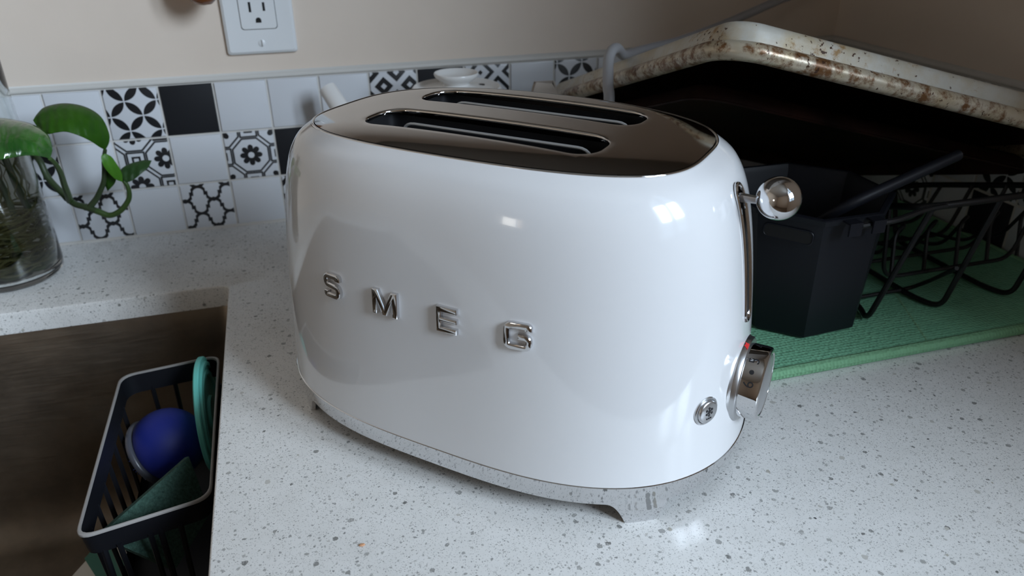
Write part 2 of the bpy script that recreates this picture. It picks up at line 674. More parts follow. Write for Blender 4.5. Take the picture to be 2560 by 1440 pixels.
# tiles
PITCH, TS, TT = 50.5, 48.4, 4.0
tb = G()
r_ = 1.1
tb.loft([[(x, 0, z) for x, z in ((-TS / 2, -TS / 2), (TS / 2, -TS / 2), (TS / 2, TS / 2), (-TS / 2, TS / 2))],
         [(x, -TT + r_, z) for x, z in ((-TS / 2, -TS / 2), (TS / 2, -TS / 2), (TS / 2, TS / 2), (-TS / 2, TS / 2))],
         [(x, -TT + .3, z) for x, z in ((-TS / 2 + .4, -TS / 2 + .4), (TS / 2 - .4, -TS / 2 + .4), (TS / 2 - .4, TS / 2 - .4), (-TS / 2 + .4, TS / 2 - .4))],
         [(x, -TT, z) for x, z in ((-TS / 2 + r_, -TS / 2 + r_), (TS / 2 - r_, -TS / 2 + r_), (TS / 2 - r_, TS / 2 - r_), (-TS / 2 + r_, TS / 2 - r_))]],
        True, True, True)
tile_mesh = {}


def tile(parent, loc, rz, mat):
    if mat.name not in tile_mesh:
        tile_mesh[mat.name] = tb.mesh('tile', mat, smooth=True, angle=30)
    return link('tile', tile_mesh[mat.name], parent, loc, (0, 0, rz))


special = {(0, 2): T_PETAL, (1, 2): T_BLACK, (5, 2): T_DIA, (6, 2): T_BLACK, (7, 2): T_ZIG, (9, 2): T_PETAL2, (12, 2): T_QUATB,
           (-2, 1): T_PETAL2, (0, 1): T_OCTA, (2, 1): T_OCTB, (3, 1): T_BLACK, (6, 1): T_QUATA, (8, 1): T_BLACK, (10, 1): T_OCTB, (13, 1): T_DIA,
           (-1, 0): T_QUATA, (1, 0): T_QUATB, (3, 0): T_DIA, (5, 0): T_BLACK, (9, 0): T_PETAL, (12, 0): T_BLACK, (-3, 2): T_WHITE}
rnd = random.Random(4)
for c in range(-4, 16):
    for r in range(3):
        tile(wall_back, ((c + .5) * PITCH, rnd.uniform(-.25, .25) - 0.6, (r + .5) * PITCH - .3), 0, special.get((c, r), T_WHITE))
special_r = {(0, 2): T_WHITE, (1, 2): T_QUATB, (3, 2): T_BLACK, (4, 2): T_TRI, (4, 1): T_WHITE, (5, 1): T_PETAL, (5, 0): T_BLACK, (6, 1): T_DIA,
             (2, 1): T_BLACK, (3, 0): T_OCTB, (2, 0): T_WHITE, (1, 0): T_PETAL, (7, 2): T_BLACK, (6, 0): T_WHITE, (7, 1): T_WHITE}
for c in range(0, 9):
    for r in range(3):
        tile(wall_right, (CORNER + .6, -(c + .5) * PITCH + 2, (r + .5) * PITCH - .3), radians(-90), special_r.get((c, r), T_WHITE))
# grout bed behind the tiles
struct(G().box((-210, -2.6, 0), (CORNER - 2.8, 0, TOPZ)).box((CORNER - 2.8, -456, 0), (CORNER, 0, TOPZ)).obj('trim_1', GROUT, smooth=False))
# white bead along the top of the tiles
prof = [(0, 0), (-3.8, 0), (-4.4, .8), (-4.2, 2.6), (-2.6, 4.8), (0, 6.4)]
g = G()
g.loft([[(-1500, y, TOPZ + z) for y, z in prof], [(CORNER, y, TOPZ + z) for y, z in prof]], False)
g.loft([[(CORNER + y, 0, TOPZ + z) for y, z in prof], [(CORNER + y, -460, TOPZ + z) for y, z in prof]], False)
struct(g.obj('trim_2', TRIMW, angle=60))
struct(G().tube([(-1500, -4.5, 0.3), (CORNER, -4.5, 0.3)], 2.2, 8).obj('trim_3', GROUT))

# upper cabinet run over the counter (seen mirrored in the polished top of the toaster)
cab = thing('wall_cabinet', 'grey-brown upper cabinet hung on the wall over the counter', 'cabinet', (60, 0, 470))
G().box((0, -310, 0), (740, 0, 700)).obj('carcass', CABINET, cab, smooth=False)
for k in range(2):
    d = G().box((6 + 370 * k, -330, 4), (364 + 370 * k, -311, 696)).obj('door', CABINET, cab, smooth=False)
    G().tube([(340 - 310 * k + 370 * k, -336, 40), (340 - 310 * k + 370 * k, -336, 150)], 5, 10).obj('handle', SATIN, d)

# countertop with the sink cut-out
SX0, SX1, SY0, SY1 = -660, 96, -565, -150
CT = -20


def counter():
    outer = [(-1500, -645), (CORNER, -645), (CORNER, 0), (-1500, 0)]
    hole = [(p.x, p.y) for p in round_rect(SX0, SY0, SX1, SY1, 7, 5)]
    g = G()
    for z, ins in ((0, 0),):
        pass
    n0, n1 = len(outer), len(hole)

    def face_at(z, off):
        hl = [(p.x, p.y) for p in round_rect(SX0 - off, SY0 - off, SX1 + off, SY1 + off, 7 + off, 5)]
        vv = [Vector(p) for p in outer + hl]
        ee = [(i, (i + 1) % n0) for i in range(n0)] + [(n0 + i, n0 + (i + 1) % n1) for i in range(n1)]
        r = delaunay_2d_cdt(vv, ee, [], 1, 1e-6)
        F = []
        for t in r[2]:
            c = sum((r[0][i] for i in t), Vector((0, 0))) / len(t)
            if not (SX0 - off < c.x < SX1 + off and SY0 - off < c.y < SY1 + off):
                F.append(tuple(t))
        g.add([(p.x, p.y, z) for p in r[0]], F)
        return hl
    h0 = face_at(0, 1.6)
    h1 = face_at(CT, 0)
    mid = [(p.x, p.y) for p in round_rect(SX0 - .45, SY0 - .45, SX1 + .45, SY1 + .45, 7.45, 5)]
    inn = [(p.x, p.y) for p in round_rect(SX0, SY0, SX1, SY1, 7, 5)]
    g.loft([[(x, y, 0) for x, y in h0], [(x, y, -.45) for x, y in mid], [(x, y, -1.6) for x, y in inn], [(x, y, CT) for x, y in h1]])
    g.loft([[(x, y, 0) for x, y in outer], [(x, y, CT) for x, y in outer]])
    return g.obj('countertop', QUARTZ, angle=50)


tag(counter(), 'white speckled quartz countertop with a sink cut-out', 'countertop')

# undermount sink
rings = []
for off, z, r in ((16, CT - .2, 22), (4, CT - .2, 16), (3.2, CT - 2, 16), (1.5, -60, 18), (-1, -190, 22), (-5, -214, 26), (-16, -228, 36), (-34, -233, 50), (-120, -238, 60)):
    rings.append(round_rect(SX0 - off, SY0 - off, SX1 + off, SY1 + off, r, 7, z))
g = G()
g.loft(rings, True, False, True)
sink = g.obj('sink', SINK, angle=50)
tag(sink, 'dim brushed steel undermount sink set below the countertop edge', 'sink')
ax = Matrix.Translation((-280, -355, -237.5))
G().lathe([(0.1, 1), (20, 1), (24, 2.5), (43, 2.5), (46, 0.6)], 40, ax).obj('drain', CHROME, sink)

# ================================================================== TOASTER
TC, TYAW = (289.66, -393.99, 0), -0.77835
toaster = thing('toaster', 'glossy white two-slot toaster with chrome top and chrome base on the quartz counter', 'toaster', TC, TYAW)
ZT, AT, BT, PT, QT, KT = 195.76, 119.43, 73.59, 2.36, 3.22, 2.83
ZB, AB, BB, PB, QB = 27.56, 156.12, 97.37, 3.05, 2.07
ZC, AC, BC = 13.85, 153.67, 95.24


def pchip(xs, ys, q):
    n = len(xs)
    h = [xs[i + 1] - xs[i] for i in range(n - 1)]
    d = [(ys[i + 1] - ys[i]) / h[i] for i in range(n - 1)]
    m = [d[0]] + [0.0] * (n - 2) + [d[-1]]
    for i in range(1, n - 1):
        if d[i - 1] * d[i] > 0:
            w1, w2 = 2 * h[i] + h[i - 1], h[i] + 2 * h[i - 1]
            m[i] = (w1 + w2) / (w1 / d[i - 1] + w2 / d[i])
    i = max(k for k in range(n - 1) if k == 0 or q >= xs[k])
    t = (q - xs[i]) / h[i]
    return (ys[i] * (2 * t ** 3 - 3 * t * t + 1) + h[i] * m[i] * (t ** 3 - 2 * t * t + t)
            + ys[i + 1] * (-2 * t ** 3 + 3 * t * t) + h[i] * m[i + 1] * (t ** 3 - t * t))


PT_T = [0, .2, .4, .6, .75, .87, .95, 1.0]
PT_A = [1, .945, .872, .765, .65, .50, .30, 0]
PT_B = [1, .955, .905, .835, .745, .60, .36, 0]


def sec(t):
    ga, gb = pchip(PT_T, PT_A, t), pchip(PT_T, PT_B, t)
    return AT + (AB - AT) * ga, BT + (BB - BT) * gb, PT + (PB - PT) * ga, QT + (QB - QT) * ga


def sup_pt(a, b, p, q, th):
    c, s = cos(th), sin(th)
    u = math.copysign(abs(c) ** (2 / p), c)
    v = math.copysign(abs(s) ** (2 / q), s)
    return a * u, b * v, u


def angles(N, p, q):
    """parameter values spaced evenly along the outline"""
    M = 4000
    pts = [sup_pt(150, 95, p, q, 2 * pi * i / M) for i in range(M + 1)]
    L = [0.0]
    for i in range(M):
        L.append(L[-1] + sqrt((pts[i + 1][0] - pts[i][0]) ** 2 + (pts[i + 1][1] - pts[i][1]) ** 2))
    out, k = [], 0
    for j in range(N):
        t = L[-1] * j / N
        while L[k + 1] < t:
            k += 1
        out.append(2 * pi * (k + (t - L[k]) / (L[k + 1] - L[k] + 1e-12)) / M)
    return out


NA = 200
TH = angles(NA, 2.7, 2.5)


def sec_ring(t, grow=0.0):
    a, b, p, q = sec(t)
    R = []
    for th in TH:
        x, y, u = sup_pt(a + grow, b + grow, p, q, th)
        R.append((x, y, ZB + t * (ZT - ZB) - KT * t * u * u))
    return R


def side_x(y, z):
    """end face of the body: x where it has this y and z (no sag)"""
    a, b, p, q = sec((z - ZB) / (ZT - ZB))
    return a * max(0.0, 1 - abs(y / b) ** q) ** (1 / p)


def side_y(x, z):
    a, b, p, q = sec((z - ZB) / (ZT - ZB))
    return -b * max(0.0, 1 - abs(x / a) ** p) ** (1 / q)


g = G()
rings = [sec_ring(0, -1.6)] + [sec_ring(0, -.5)]
rings = [[(x, y, z - 0.6) for x, y, z in sec_ring(0, -2.2)]]
ts = [0, .006, .02] + [i / 44 for i in range(2, 38)] + [.86, .88, .90, .915, .93, .945, .958, .97, .98, .988, .995, 1.0]
rings += [sec_ring(t) for t in ts]
rings.append([(x, y, z - .25) for x, y, z in sec_ring(1.0, -.8)])
rings.append([(x, y, z - 3.0) for x, y, z in sec_ring(1.0, -1.1)])
g.loft(rings)
g.obj('body', ENAMEL, toaster, angle=60)


# polished top plate with the two slots
def crown(x, y):
    rho = min(1.0, (abs(x / AT) ** PT + abs(y / BT) ** QT) ** 0.5)
    return ZT - KT * (x / AT) ** 2 + 4.2 * (1 - rho ** 4)


RIMW = 1.7          # width of the rolled chrome edge round the plate
outer = []
for th in TH:
    x, y, u = sup_pt(AT - RIMW, BT - RIMW, PT, QT, th)
    outer.append(Vector((x, y)))
SLX, SLY0, SLY1 = 74, 11.0, 47.0
holes = []
for s in (-1, 1):
    y0, y1 = (SLY0, SLY1) if s > 0 else (-SLY1, -SLY0)
    holes.append([Vector((p.x, p.y)) for p in round_rect(-SLX, y0, SLX, y1, 14.5, 9)])
dense = []
for h in holes:
    d = []
    for i in range(len(h)):
        a, b = h[i], h[(i + 1) % len(h)]
        n = max(1, int((b - a).length / 3))
        d += [a.lerp(b, k / n) for k in range(n)]
    dense.append(d)
vv = list(outer)
ee = [(i, (i + 1) % NA) for i in range(NA)]
for d in dense:
    o = len(vv)
    vv += d
    ee += [(o + i, o + (i + 1) % len(d)) for i in range(len(d))]


def inside_hole(x, y, m=0.0):
    for s in (-1, 1):
        yc = s * (SLY0 + SLY1) / 2
        qx, qy = abs(x) - SLX + 14.5, abs(y - yc) - (SLY1 - SLY0) / 2 + 14.5
        d = sqrt(max(qx, 0) ** 2 + max(qy, 0) ** 2) + min(max(qx, qy), 0) - 14.5
        if d < m:
            return True
    return False


st = 3.4
for i in range(-40, 41):
    for j in range(-25, 26):
        x, y = i * st + (j % 2) * st / 2, j * st * .87
        if abs(x / (AT - RIMW - 2)) ** PT + abs(y / (BT - RIMW - 2)) ** QT < 1 and not inside_hole(x, y, 1.8):
            vv.append(Vector((x, y)))
res = delaunay_2d_cdt(vv, ee, [], 1, 1e-6)
F = []
for t in res[2]:
    c = sum((res[0][i] for i in t), Vector((0, 0))) / len(t)
    if not inside_hole(c.x, c.y, -0.01):
        F.append(tuple(t))
g = G()
g.add([(p.x, p.y, crown(p.x, p.y)) for p in res[0]], F)
for s, d in zip((-1, 1), dense):          # rolled lips that turn down into the slots
    yc = s * (SLY0 + SLY1) / 2
    rings = []
    for ins, dz in ((0, 0), (.2, -.05), (.45, -.2), (.7, -.5), (.88, -.95), (.95, -1.5), (.95, -2.4)):
        ring = []
        h = round_rect(-SLX + ins, yc - (SLY1 - SLY0) / 2 + ins, SLX - ins, yc + (SLY1 - SLY0) / 2 - ins, 14.5 - ins, 9)
        dd = []
        for i in range(len(h)):
            a, b = h[i], h[(i + 1) % len(h)]
            a0, b0 = holes[0][i], holes[0][(i + 1) % len(h)]
            n = max(1, int((b0 - a0).length / 3))
            dd += [a.lerp(b, k / n) for k in range(n)]
        base = d
        for p, q in zip(dd, base):
            ring.append((p.x, p.y, crown(q.x, q.y) + dz))
        rings.append(ring)
    g.loft(rings)
plate = g.obj('top_plate', CHROME_TOP, toaster, angle=70)
# rolled chrome edge
g = G()
rings = []
for ins, dz in ((-.2, -2.5), (-.2, -.2), (.05, .35), (.5, .62), (1.0, .45), (1.35, .0), (RIMW, -.35), (RIMW + .1, -1.2)):
    R = []
    for th in TH:
        x, y, u = sup_pt(AT - ins, BT - ins, PT, QT, th)
        R.append((x, y, ZT - KT * u * u + dz))
    rings.append(R)
g.loft(rings)
g.obj('plate_edge', CHROME, toaster, angle=80)

# slot wells and bread guards
for s in (-1, 1):
    yc = s * (SLY0 + SLY1) / 2
    well = G()
    w = (SLY1 - SLY0) / 2 + 2
    well.loft([round_rect(-SLX - 1, yc - w, SLX + 1, yc + w, 6, 3, ZT - 1.6), round_rect(-SLX - 1, yc - w, SLX + 1, yc + w, 6, 3, 60)], True, False, True)
    wo = well.obj('slot_well', DARK_METAL, toaster)
    for k in (-1, 1):
        yy = yc + k * 11.5
        G().tube(fillet_path([(-60, yy, 90), (-62, yy, 192.2), (62, yy, 192.2), (60, yy, 90)], 9, 6), 0.95, 8).obj('bread_guard', WIRE, wo)
        G().tube([(-63, yc + k * 9.5, 168), (63, yc + k * 9.5, 168)], .9, 6).obj('bread_guard', WIRE, wo)
    G().box((-62, yc - 7, 96), (62, yc + 7, 98)).obj('bread_carriage', DARK_METAL, wo, smooth=False)

# chrome base band that flares into four feet
NB = 720
THB = angles(NB, 3.05, 2.07)
bx = [sup_pt(AC, BC, PB, QB, th) for th in THB]
arc = [0.0]
for i in range(NB):
    a, b = bx[i], bx[(i + 1) % NB]
    arc.append(arc[-1] + sqrt((a[0] - b[0]) ** 2 + (a[1] - b[1]) ** 2))
per = arc[-1]
feet = []
for sx, sy in ((1, -1), (1, 1), (-1, 1), (-1, -1)):
    i = min(range(NB), key=lambda k: (bx[k][0] - sx * 120.5) ** 2 + (bx[k][1] - sy * 69) ** 2)
    feet.append(arc[i])


def band_bottom(i):
    d = min(min(abs(arc[i] - f0), per - abs(arc[i] - f0)) for f0 in feet)
    if d < 9.2:
        return 0.0
    if d < 21.5:
        t = (d - 9.2) / 12.3
        return ZC * (1 - (1 - t) ** 2.3)
    return ZC


rings = []
LV = 9
top = [sup_pt(AB + .5, BB + .5, PB, QB, th) for th in THB]
rings.append([(x * .985, y * .985, ZB + .3) for x, y, u in top])
rings.append([(x - .012 * x / 1.5, y - .012 * y / 1.5, ZB + .4) for x, y, u in top])
rings.append([(x, y, ZB - .2) for x, y, u in top])
for k in range(1, LV + 1):
    t = k / LV
    R = []
    for i in range(NB):
        zb_ = band_bottom(i)
        z = (ZB - 1.2) * (1 - t) + zb_ * t
        f2 = min(1.0, max(0.0, (ZB - z) / (ZB - ZC)))
        R.append((top[i][0] + (bx[i][0] - top[i][0]) * f2, top[i][1] + (bx[i][1] - top[i][1]) * f2, z))
    rings.append(R)
last = rings[-1]
rings.append([(x * .982, y * .975, z) for x, y, z in last])
rings.append([(x * .98, y * .97, 20) for x, y, z in last])
g = G()
g.loft(rings)
g.obj('base_band', CHROME, toaster, angle=50)
G().loft([[(x * .982, y * .972, 14.2) for x, y, z in bx], [(x * .98, y * .97, 17) for x, y, z in bx]], True, True, True).obj('bottom_plate', DARK_METAL, toaster)


# raised chrome letters
def offset_poly(P, d):
    n = len(P)
    out = []
    for i in range(n):
        a, b, c = P[i - 1], P[i], P[(i + 1) % n]
        e1, e2 = (b - a).normalized(), (c - b).normalized()
        n1, n2 = Vector((-e1.y, e1.x)), Vector((-e2.y, e2.x))
        k = n1 + n2
        k = k / max(0.35, k.length_squared / 2)
        out.append(b + k * d)
    return out


def stroke(path, w):
    P = [Vector(p) for p in path]
    n = len(P)
    Lp, Rp = [], []
    for i in range(n):
        e1 = (P[i] - P[i - 1]).normalized() if i else (P[1] - P[0]).normalized()
        e2 = (P[i + 1] - P[i]).normalized() if i < n - 1 else e1
        k = Vector((-e1.y, e1.x)) + Vector((-e2.y, e2.x))
        k = k / max(0.35, k.length_squared / 2)
        Lp.append(P[i] + k * w / 2)
        Rp.append(P[i] - k * w / 2)
    return Rp + Lp[::-1]


def fil2(pts, r, n=4):
    return [Vector((p.x, p.y)) for p in fillet_path([(x, y, 0) for x, y in pts], r, n)]


H2 = 7.4
LW = 3.1
polyS = stroke(fil2([(5.0, 3.6), (5.0, 6.05), (-5.0, 6.05), (-5.0, 0.3), (5.0, -0.3), (5.0, -6.05), (-5.0, -6.05), (-5.0, -3.7)], 2.6), LW)
polyG = stroke(fil2([(6.1, 3.2), (6.1, 6.05), (-6.1, 6.05), (-6.1, -6.05), (6.1, -6.05), (6.1, 0.0), (0.2, 0.0)], 3.0), LW)
polyM = [Vector(p) for p in ((-8.4, -H2), (-5.3, -H2), (-5.3, 2.4), (-1.5, -H2), (1.5, -H2), (5.3, 2.4), (5.3, -H2), (8.4, -H2), (8.4, H2), (4.5, H2), (0, -2.9), (-4.5, H2), (-8.4, H2))]
polyE = [Vector(p) for p in ((-6.2, -H2), (6.2, -H2), (6.2, -H2 + LW), (-3.4, -H2 + LW), (-3.4, -1.3), (6.2, -1.3), (6.2, 1.3), (-3.4, 1.3), (-3.4, H2 - LW), (6.2, H2 - LW), (6.2, H2), (-6.2, H2))]


def area2(P):
    return sum(P[i - 1].x * P[i].y - P[i].x * P[i - 1].y for i in range(len(P)))


for ch, poly, lx in (('S', polyS, -63.6), ('M', polyM, -24.4), ('E', polyE, 15.6), ('G', polyG, 56.2)):
    lz = 115.2
    if area2(poly) < 0:
        poly = poly[::-1]
    y0 = side_y(lx, lz)
    dydx = (side_y(lx + 3, lz) - side_y(lx - 3, lz)) / 6
    dydz = (side_y(lx, lz + 3) - side_y(lx, lz - 3)) / 6
    nrm = Vector((dydx, -1, dydz)).normalized()
    ux = (Vector((1, dydx, 0))).normalized()
    uz = nrm.cross(ux) * -1
    if uz.z < 0:
        uz = -uz
    o = Vector((lx, y0, lz))

    def put(P, h):
        return [o + ux * p.x + uz * p.y + nrm * h for p in P]
    g = G()
    g.loft([put(poly, -1.5), put(poly, 2.0), put(offset_poly(poly, .28), 2.45), put(offset_poly(poly, .75), 2.6)], True, True, True)
    lt = g.obj('letter', CHROME, toaster, angle=25)
    lt['label'] = 'raised chrome letter ' + ch

# lever slot with chrome surround, lever and ball
g = G()
path = []
ZL0, ZL1, HW = 103, 179.5, 5.4
for k in range(25):
    z = ZL0 + HW + (ZL1 - HW - ZL0 - HW) * k / 24
    path.append((-HW, z))
for k in range(1, 12):
    a = pi - pi * k / 12
    path.append((HW * cos(a), ZL1 - HW + HW * sin(a)))
for k in range(25):
    z = ZL1 - HW - (ZL1 - HW - ZL0 - HW) * k / 24
    path.append((HW, z))
for k in range(1, 12):
    a = -pi * k / 12
    path.append((HW * cos(a), ZL0 + HW + HW * sin(a)))
ring0 = [(side_x(y, z) + .0, y, z) for y, z in path]
SG = 0.0
trim = G()
trim.tube([(x + .25, y, z) for x, y, z in ring0], 1.05, 8, True)
trim.obj('lever_slot_trim', CHROME, toaster)
inner = G()
for sgn in (1,):
    rows = []
    for k in range(33):
        z = ZL0 + 1 + (ZL1 - ZL0 - 2) * k / 32
        w = HW - .3
        if z < ZL0 + HW:
            w = sqrt(max(.01, HW ** 2 - (ZL0 + HW - z) ** 2)) - .3
        if z > ZL1 - HW:
            w = sqrt(max(.01, HW ** 2 - (z - ZL1 + HW) ** 2)) - .3
        w = max(.2, w)
        xs = side_x(0, z)
        rows.append([(xs + .45, -w, z), (xs + .18, -w * .55, z), (xs + .12, 0, z), (xs + .18, w * .55, z), (xs + .45, w, z)])
    inner.loft(rows, False)
inner.obj('lever_slot', CHROME, toaster)
g = G()
rows = []
for k in range(30):
    z = ZL0 + 5 + (ZL1 - ZL0 - 10) * k / 29
    xs = side_x(0, z)
    rows.append([(xs + .25, -1.1, z), (xs + .6, -1.0, z), (xs + .6, 1.0, z), (xs + .25, 1.1, z)])
g.loft(rows, True, True, True)
g.obj('slot_gap', SLOT_DARK, toaster)
lev = G()
zl = 172.6
lev.loft([[(x, y * s, zl + z * s) for y, z in ((-1.7, -1.7), (-2.0, 0), (-1.7, 1.7), (0, 2.0), (1.7, 1.7), (2.0, 0), (1.7, -1.7), (0, -2.0))] for x, s in ((132, 1.15), (140, 1.1), (146, .95), (149, .95))], True, True, True)
lv = lev.obj('lever_arm', SATIN, toaster, angle=30)
g = G()
ax = Matrix.Translation((157.4, 0, 175.2)) @ Matrix.Rotation(pi / 2, 4, 'Y')
rb = 11.3
g.lathe([(rb * sin(pi * k / 28) + (0.001 if k in (0, 28) else 0), -rb * cos(pi * k / 28)) for k in range(29)], 48, ax)
g.obj('lever_ball', CHROME, lv, angle=80)

# browning knob with collar, digits and the red mark
KX, KZ = 149.5, 64.8
ax = Matrix.Translation((0, 0, KZ)) @ Matrix.Rotation(pi / 2, 4, 'Y')
g = G()
g.lathe([(27.6, KX - 8), (27.6, KX - .2), (27.1, KX + .9), (26.0, KX + 1.7), (25.4, KX + 2.2), (25.0, KX + 4.3), (24.2, KX + 5.2), (22.5, KX + 5.5), (20, KX + 5.5)], 96, ax)
collar = g.obj('knob_collar', SATIN, toaster, angle=35)
g = G()
KR = 21.6
g.lathe([(KR - .5, KX + 4.8), (KR, KX + 5.6), (KR, KX + 14.6), (KR - .35, KX + 15.8), (KR - 1.2, KX + 16.6), (KR - 2.2, KX + 16.9), (KR - 3.1, KX + 16.7), (KR - 3.5, KX + 16.2), (KR - 4.2, KX + 16.2), (2, KX + 16.6), (.01, KX + 16.6)], 96, ax)
knob = g.obj('browning_knob', CHROME, toaster, angle=30)
G().lathe([(KR - 3.6, KX + 16.25), (KR - 4.0, KX + 16.55), (KR - 4.6, KX + 16.75), (.01, KX + 17.0)], 64, ax).obj('knob_face', SATIN, knob, angle=30)
dg = None


def digit(ch, ang, size):
    cu = bpy.data.curves.new('digit', 'FONT')
    cu.body = ch
    cu.size = size
    cu.align_x = 'CENTER'
    cu.align_y = 'CENTER'
    cu.resolution_u = 6
    to = bpy.data.objects.new('tmp', cu)
    COL.objects.link(to)
    bpy.context.view_layer.update()
    me = bpy.data.meshes.new_from_object(to.evaluated_get(bpy.context.evaluated_depsgraph_get()))
    bpy.data.objects.remove(to)
    for v in me.vertices:
        # text x runs along +y (falling angle), text y runs towards the body
        a = radians(ang) - v.co.x / KR
        rr = KR + .08
        v.co = Vector(((KX + 10.2 - v.co.y), rr * cos(a), KZ + rr * sin(a))) * S
    me.materials.clear()
    me.materials.append(INK)
    return link('digit', me, knob)


for ch, ang in (('1', 15), ('2', 35), ('3', 55), ('4', 80), ('5', 117), ('6', 154)):
    digit(ch, ang, 8.2)
for ang in (135.5,):
    g = G()
    g.add([((KX + 10.2 + 1.35 * cos(2 * pi * k / 16)), (KR + .1) * cos(radians(ang) + 1.35 * sin(2 * pi * k / 16) / KR), KZ + (KR + .1) * sin(radians(ang) + 1.35 * sin(2 * pi * k / 16) / KR)) for k in range(16)], [tuple(range(16))])
    g.obj('dot_mark', INK, knob, smooth=False)
g = G()
R0, R1 = 24.9, 25.25
quad = []
for a_, x_ in ((95, KX + 2.2), (101, KX + 2.2), (107, KX + 4.9), (97, KX + 4.9)):
    quad.append((x_, 25.6 * cos(radians(a_)), KZ + 25.35 * sin(radians(a_))))
for a_, x_ in ((95, KX + 2.2), (101, KX + 2.2), (107, KX + 4.9), (97, KX + 4.9)):
    quad.append((x_, 24.6 * cos(radians(a_)), KZ + 24.6 * sin(radians(a_))))
g.add(quad, [(0, 1, 2, 3), (7, 6, 5, 4), (0, 4, 5, 1), (1, 5, 6, 2), (2, 6, 7, 3), (3, 7, 4, 0)])
g.obj('red_mark', RED, collar, smooth=False)

# defrost button
by_, bz_ = -43.6, 67.0
bx_ = side_x(by_, bz_)
dxy = (side_x(by_ + 2, bz_) - side_x(by_ - 2, bz_)) / 4
dxz = (side_x(by_, bz_ + 2) - side_x(by_, bz_ - 2)) / 4
nb = Vector((1, -dxy, -dxz)).normalized()
tb_ = Vector((0, 0, 1)) - nb * nb.z
tb_.normalize()
sb_ = tb_.cross(nb)
Mb = Matrix(((sb_.x, tb_.x, nb.x, bx_), (sb_.y, tb_.y, nb.y, by_), (sb_.z, tb_.z, nb.z, bz_), (0, 0, 0, 1)))
g = G()
g.lathe([(8.4, -3), (8.4, .2), (7.9, .75), (7.2, .8), (6.9, .2)], 48, Mb)
ring_o = g.obj('button_ring', SATIN, toaster, angle=35)
g = G()
g.lathe([(6.7, -1), (6.7, 1.5), (6.3, 2.1), (5.6, 2.35), (.01, 2.5)], 48, Mb)
btn = g.obj('defrost_button', SATIN, toaster, angle=40)
g = G()
for k in range(3):
    M = Mb @ Matrix.Translation((0, .6, 2.62)) @ Matrix.Rotation(radians(60 * k + 30), 4, 'Z')
    g.box((-2.9, -.28, -.3), (2.9, .28, .06), M)
    for e in (-1, 1):
        for q in (-1, 1):
            g.box((-.2, -.22, -.3), (1.0, .22, .05), M @ Matrix.Translation((e * 1.7, 0, 0)) @ Matrix.Rotation(radians((0 if e > 0 else 180) + 50 * q), 4, 'Z'))
for q in (-1.4, 0, 1.4):
    g.box((q - .4, -3.9, 2.3), (q + .4, -3.2, 2.66), Mb)
g.obj('snowflake_icon', INK, btn, smooth=False)

# ================================================================== OUTLET AND NIGHT LIGHT
out = thing('wall_outlet', 'white rectangular wall outlet plate above the tiles', 'outlet', (153, 0, 232))
g = G()
w, h = 33.2, 57
g.loft([round_rect(-w, -h, w, h, 3, 5, 0), round_rect(-w, -h, w, h, 3, 5, 2.2), round_rect(-w + .8, -h + .8, w - .8, h - .8, 3, 5, 4.4), round_rect(-w + 3, -h + 3, w - 3, h - 3, 2.5, 5, 6.0), ], True, True, True)
RX = Matrix.Rotation(pi / 2, 4, 'X')
g.v = [tuple(RX @ Vector(p)) for p in g.v]
pl = g.obj('cover_plate', WHITE_PLASTIC, out, angle=25)
g = G()
g.loft([round_rect(-16.9, -33.7, 16.9, 33.7, 3, 5, 5.6), round_rect(-16.9, -33.7, 16.9, 33.7, 3, 5, 6.15)], True, True, True)
g.v = [tuple(RX @ Vector(p)) for p in g.v]
g.obj('shadow_gap', GREY_PLASTIC, out, angle=25)
g = G()
g.loft([round_rect(-16.4, -33.2, 16.4, 33.2, 3, 5, 5.6), round_rect(-16.4, -33.2, 16.4, 33.2, 3, 5, 6.6), round_rect(-16, -32.8, 16, 32.8, 3, 5, 6.9)], True, True, True)
g.v = [tuple(RX @ Vector(p)) for p in g.v]
rc = g.obj('receptacle', WHITE_PLASTIC, out, angle=25)
for s in (-1, 1):
    for xx, hh in ((-6.4, 4.6), (6.4, 3.9)):
        G().box((xx - 1.1, -7.05, s * 20 - hh + 7), (xx + 1.1, -6.6, s * 20 + hh + 7)).obj('blade_slot', SLOT_DARK, rc, smooth=False)
    ghl = [(2.6 * cos(pi * k / 8), 2.6 * sin(pi * k / 8)) for k in range(9)] + [(-2.6, -2.2), (2.6, -2.2)]
    g = G()
    zc = s * 20 - 5.2
    g.loft([[(x, -6.6, zc + z) for x, z in ghl], [(x, -7.05, zc + z) for x, z in ghl]], True, True, True)
    g.obj('ground_hole', SLOT_DARK, rc, smooth=False)
for s in (-1, 1):
    G().box((-5.6, -8.0, s * 3.4 - 2.6 + .6), (5.6, -6.6, s * 3.4 + 2.6 + .6)).obj('test_button', WHITE_PLASTIC, rc, smooth=False)
for s in (-1, 1):
    ax = Matrix.Translation((0, -5.4, s * 46.5)) @ RX
    sc_ = G().lathe([(3.4, -1), (3.4, .9), (2.6, 1.35), (.01, 1.5)], 24, ax).obj('screw', WHITE_PLASTIC, out, angle=30)
    G().box((-.45, -7.1, s * 46.5 - 3), (.45, -6.6, s * 46.5 + 3)).obj('screw_slot', RIM_GREY, sc_, smooth=False, rot=None)

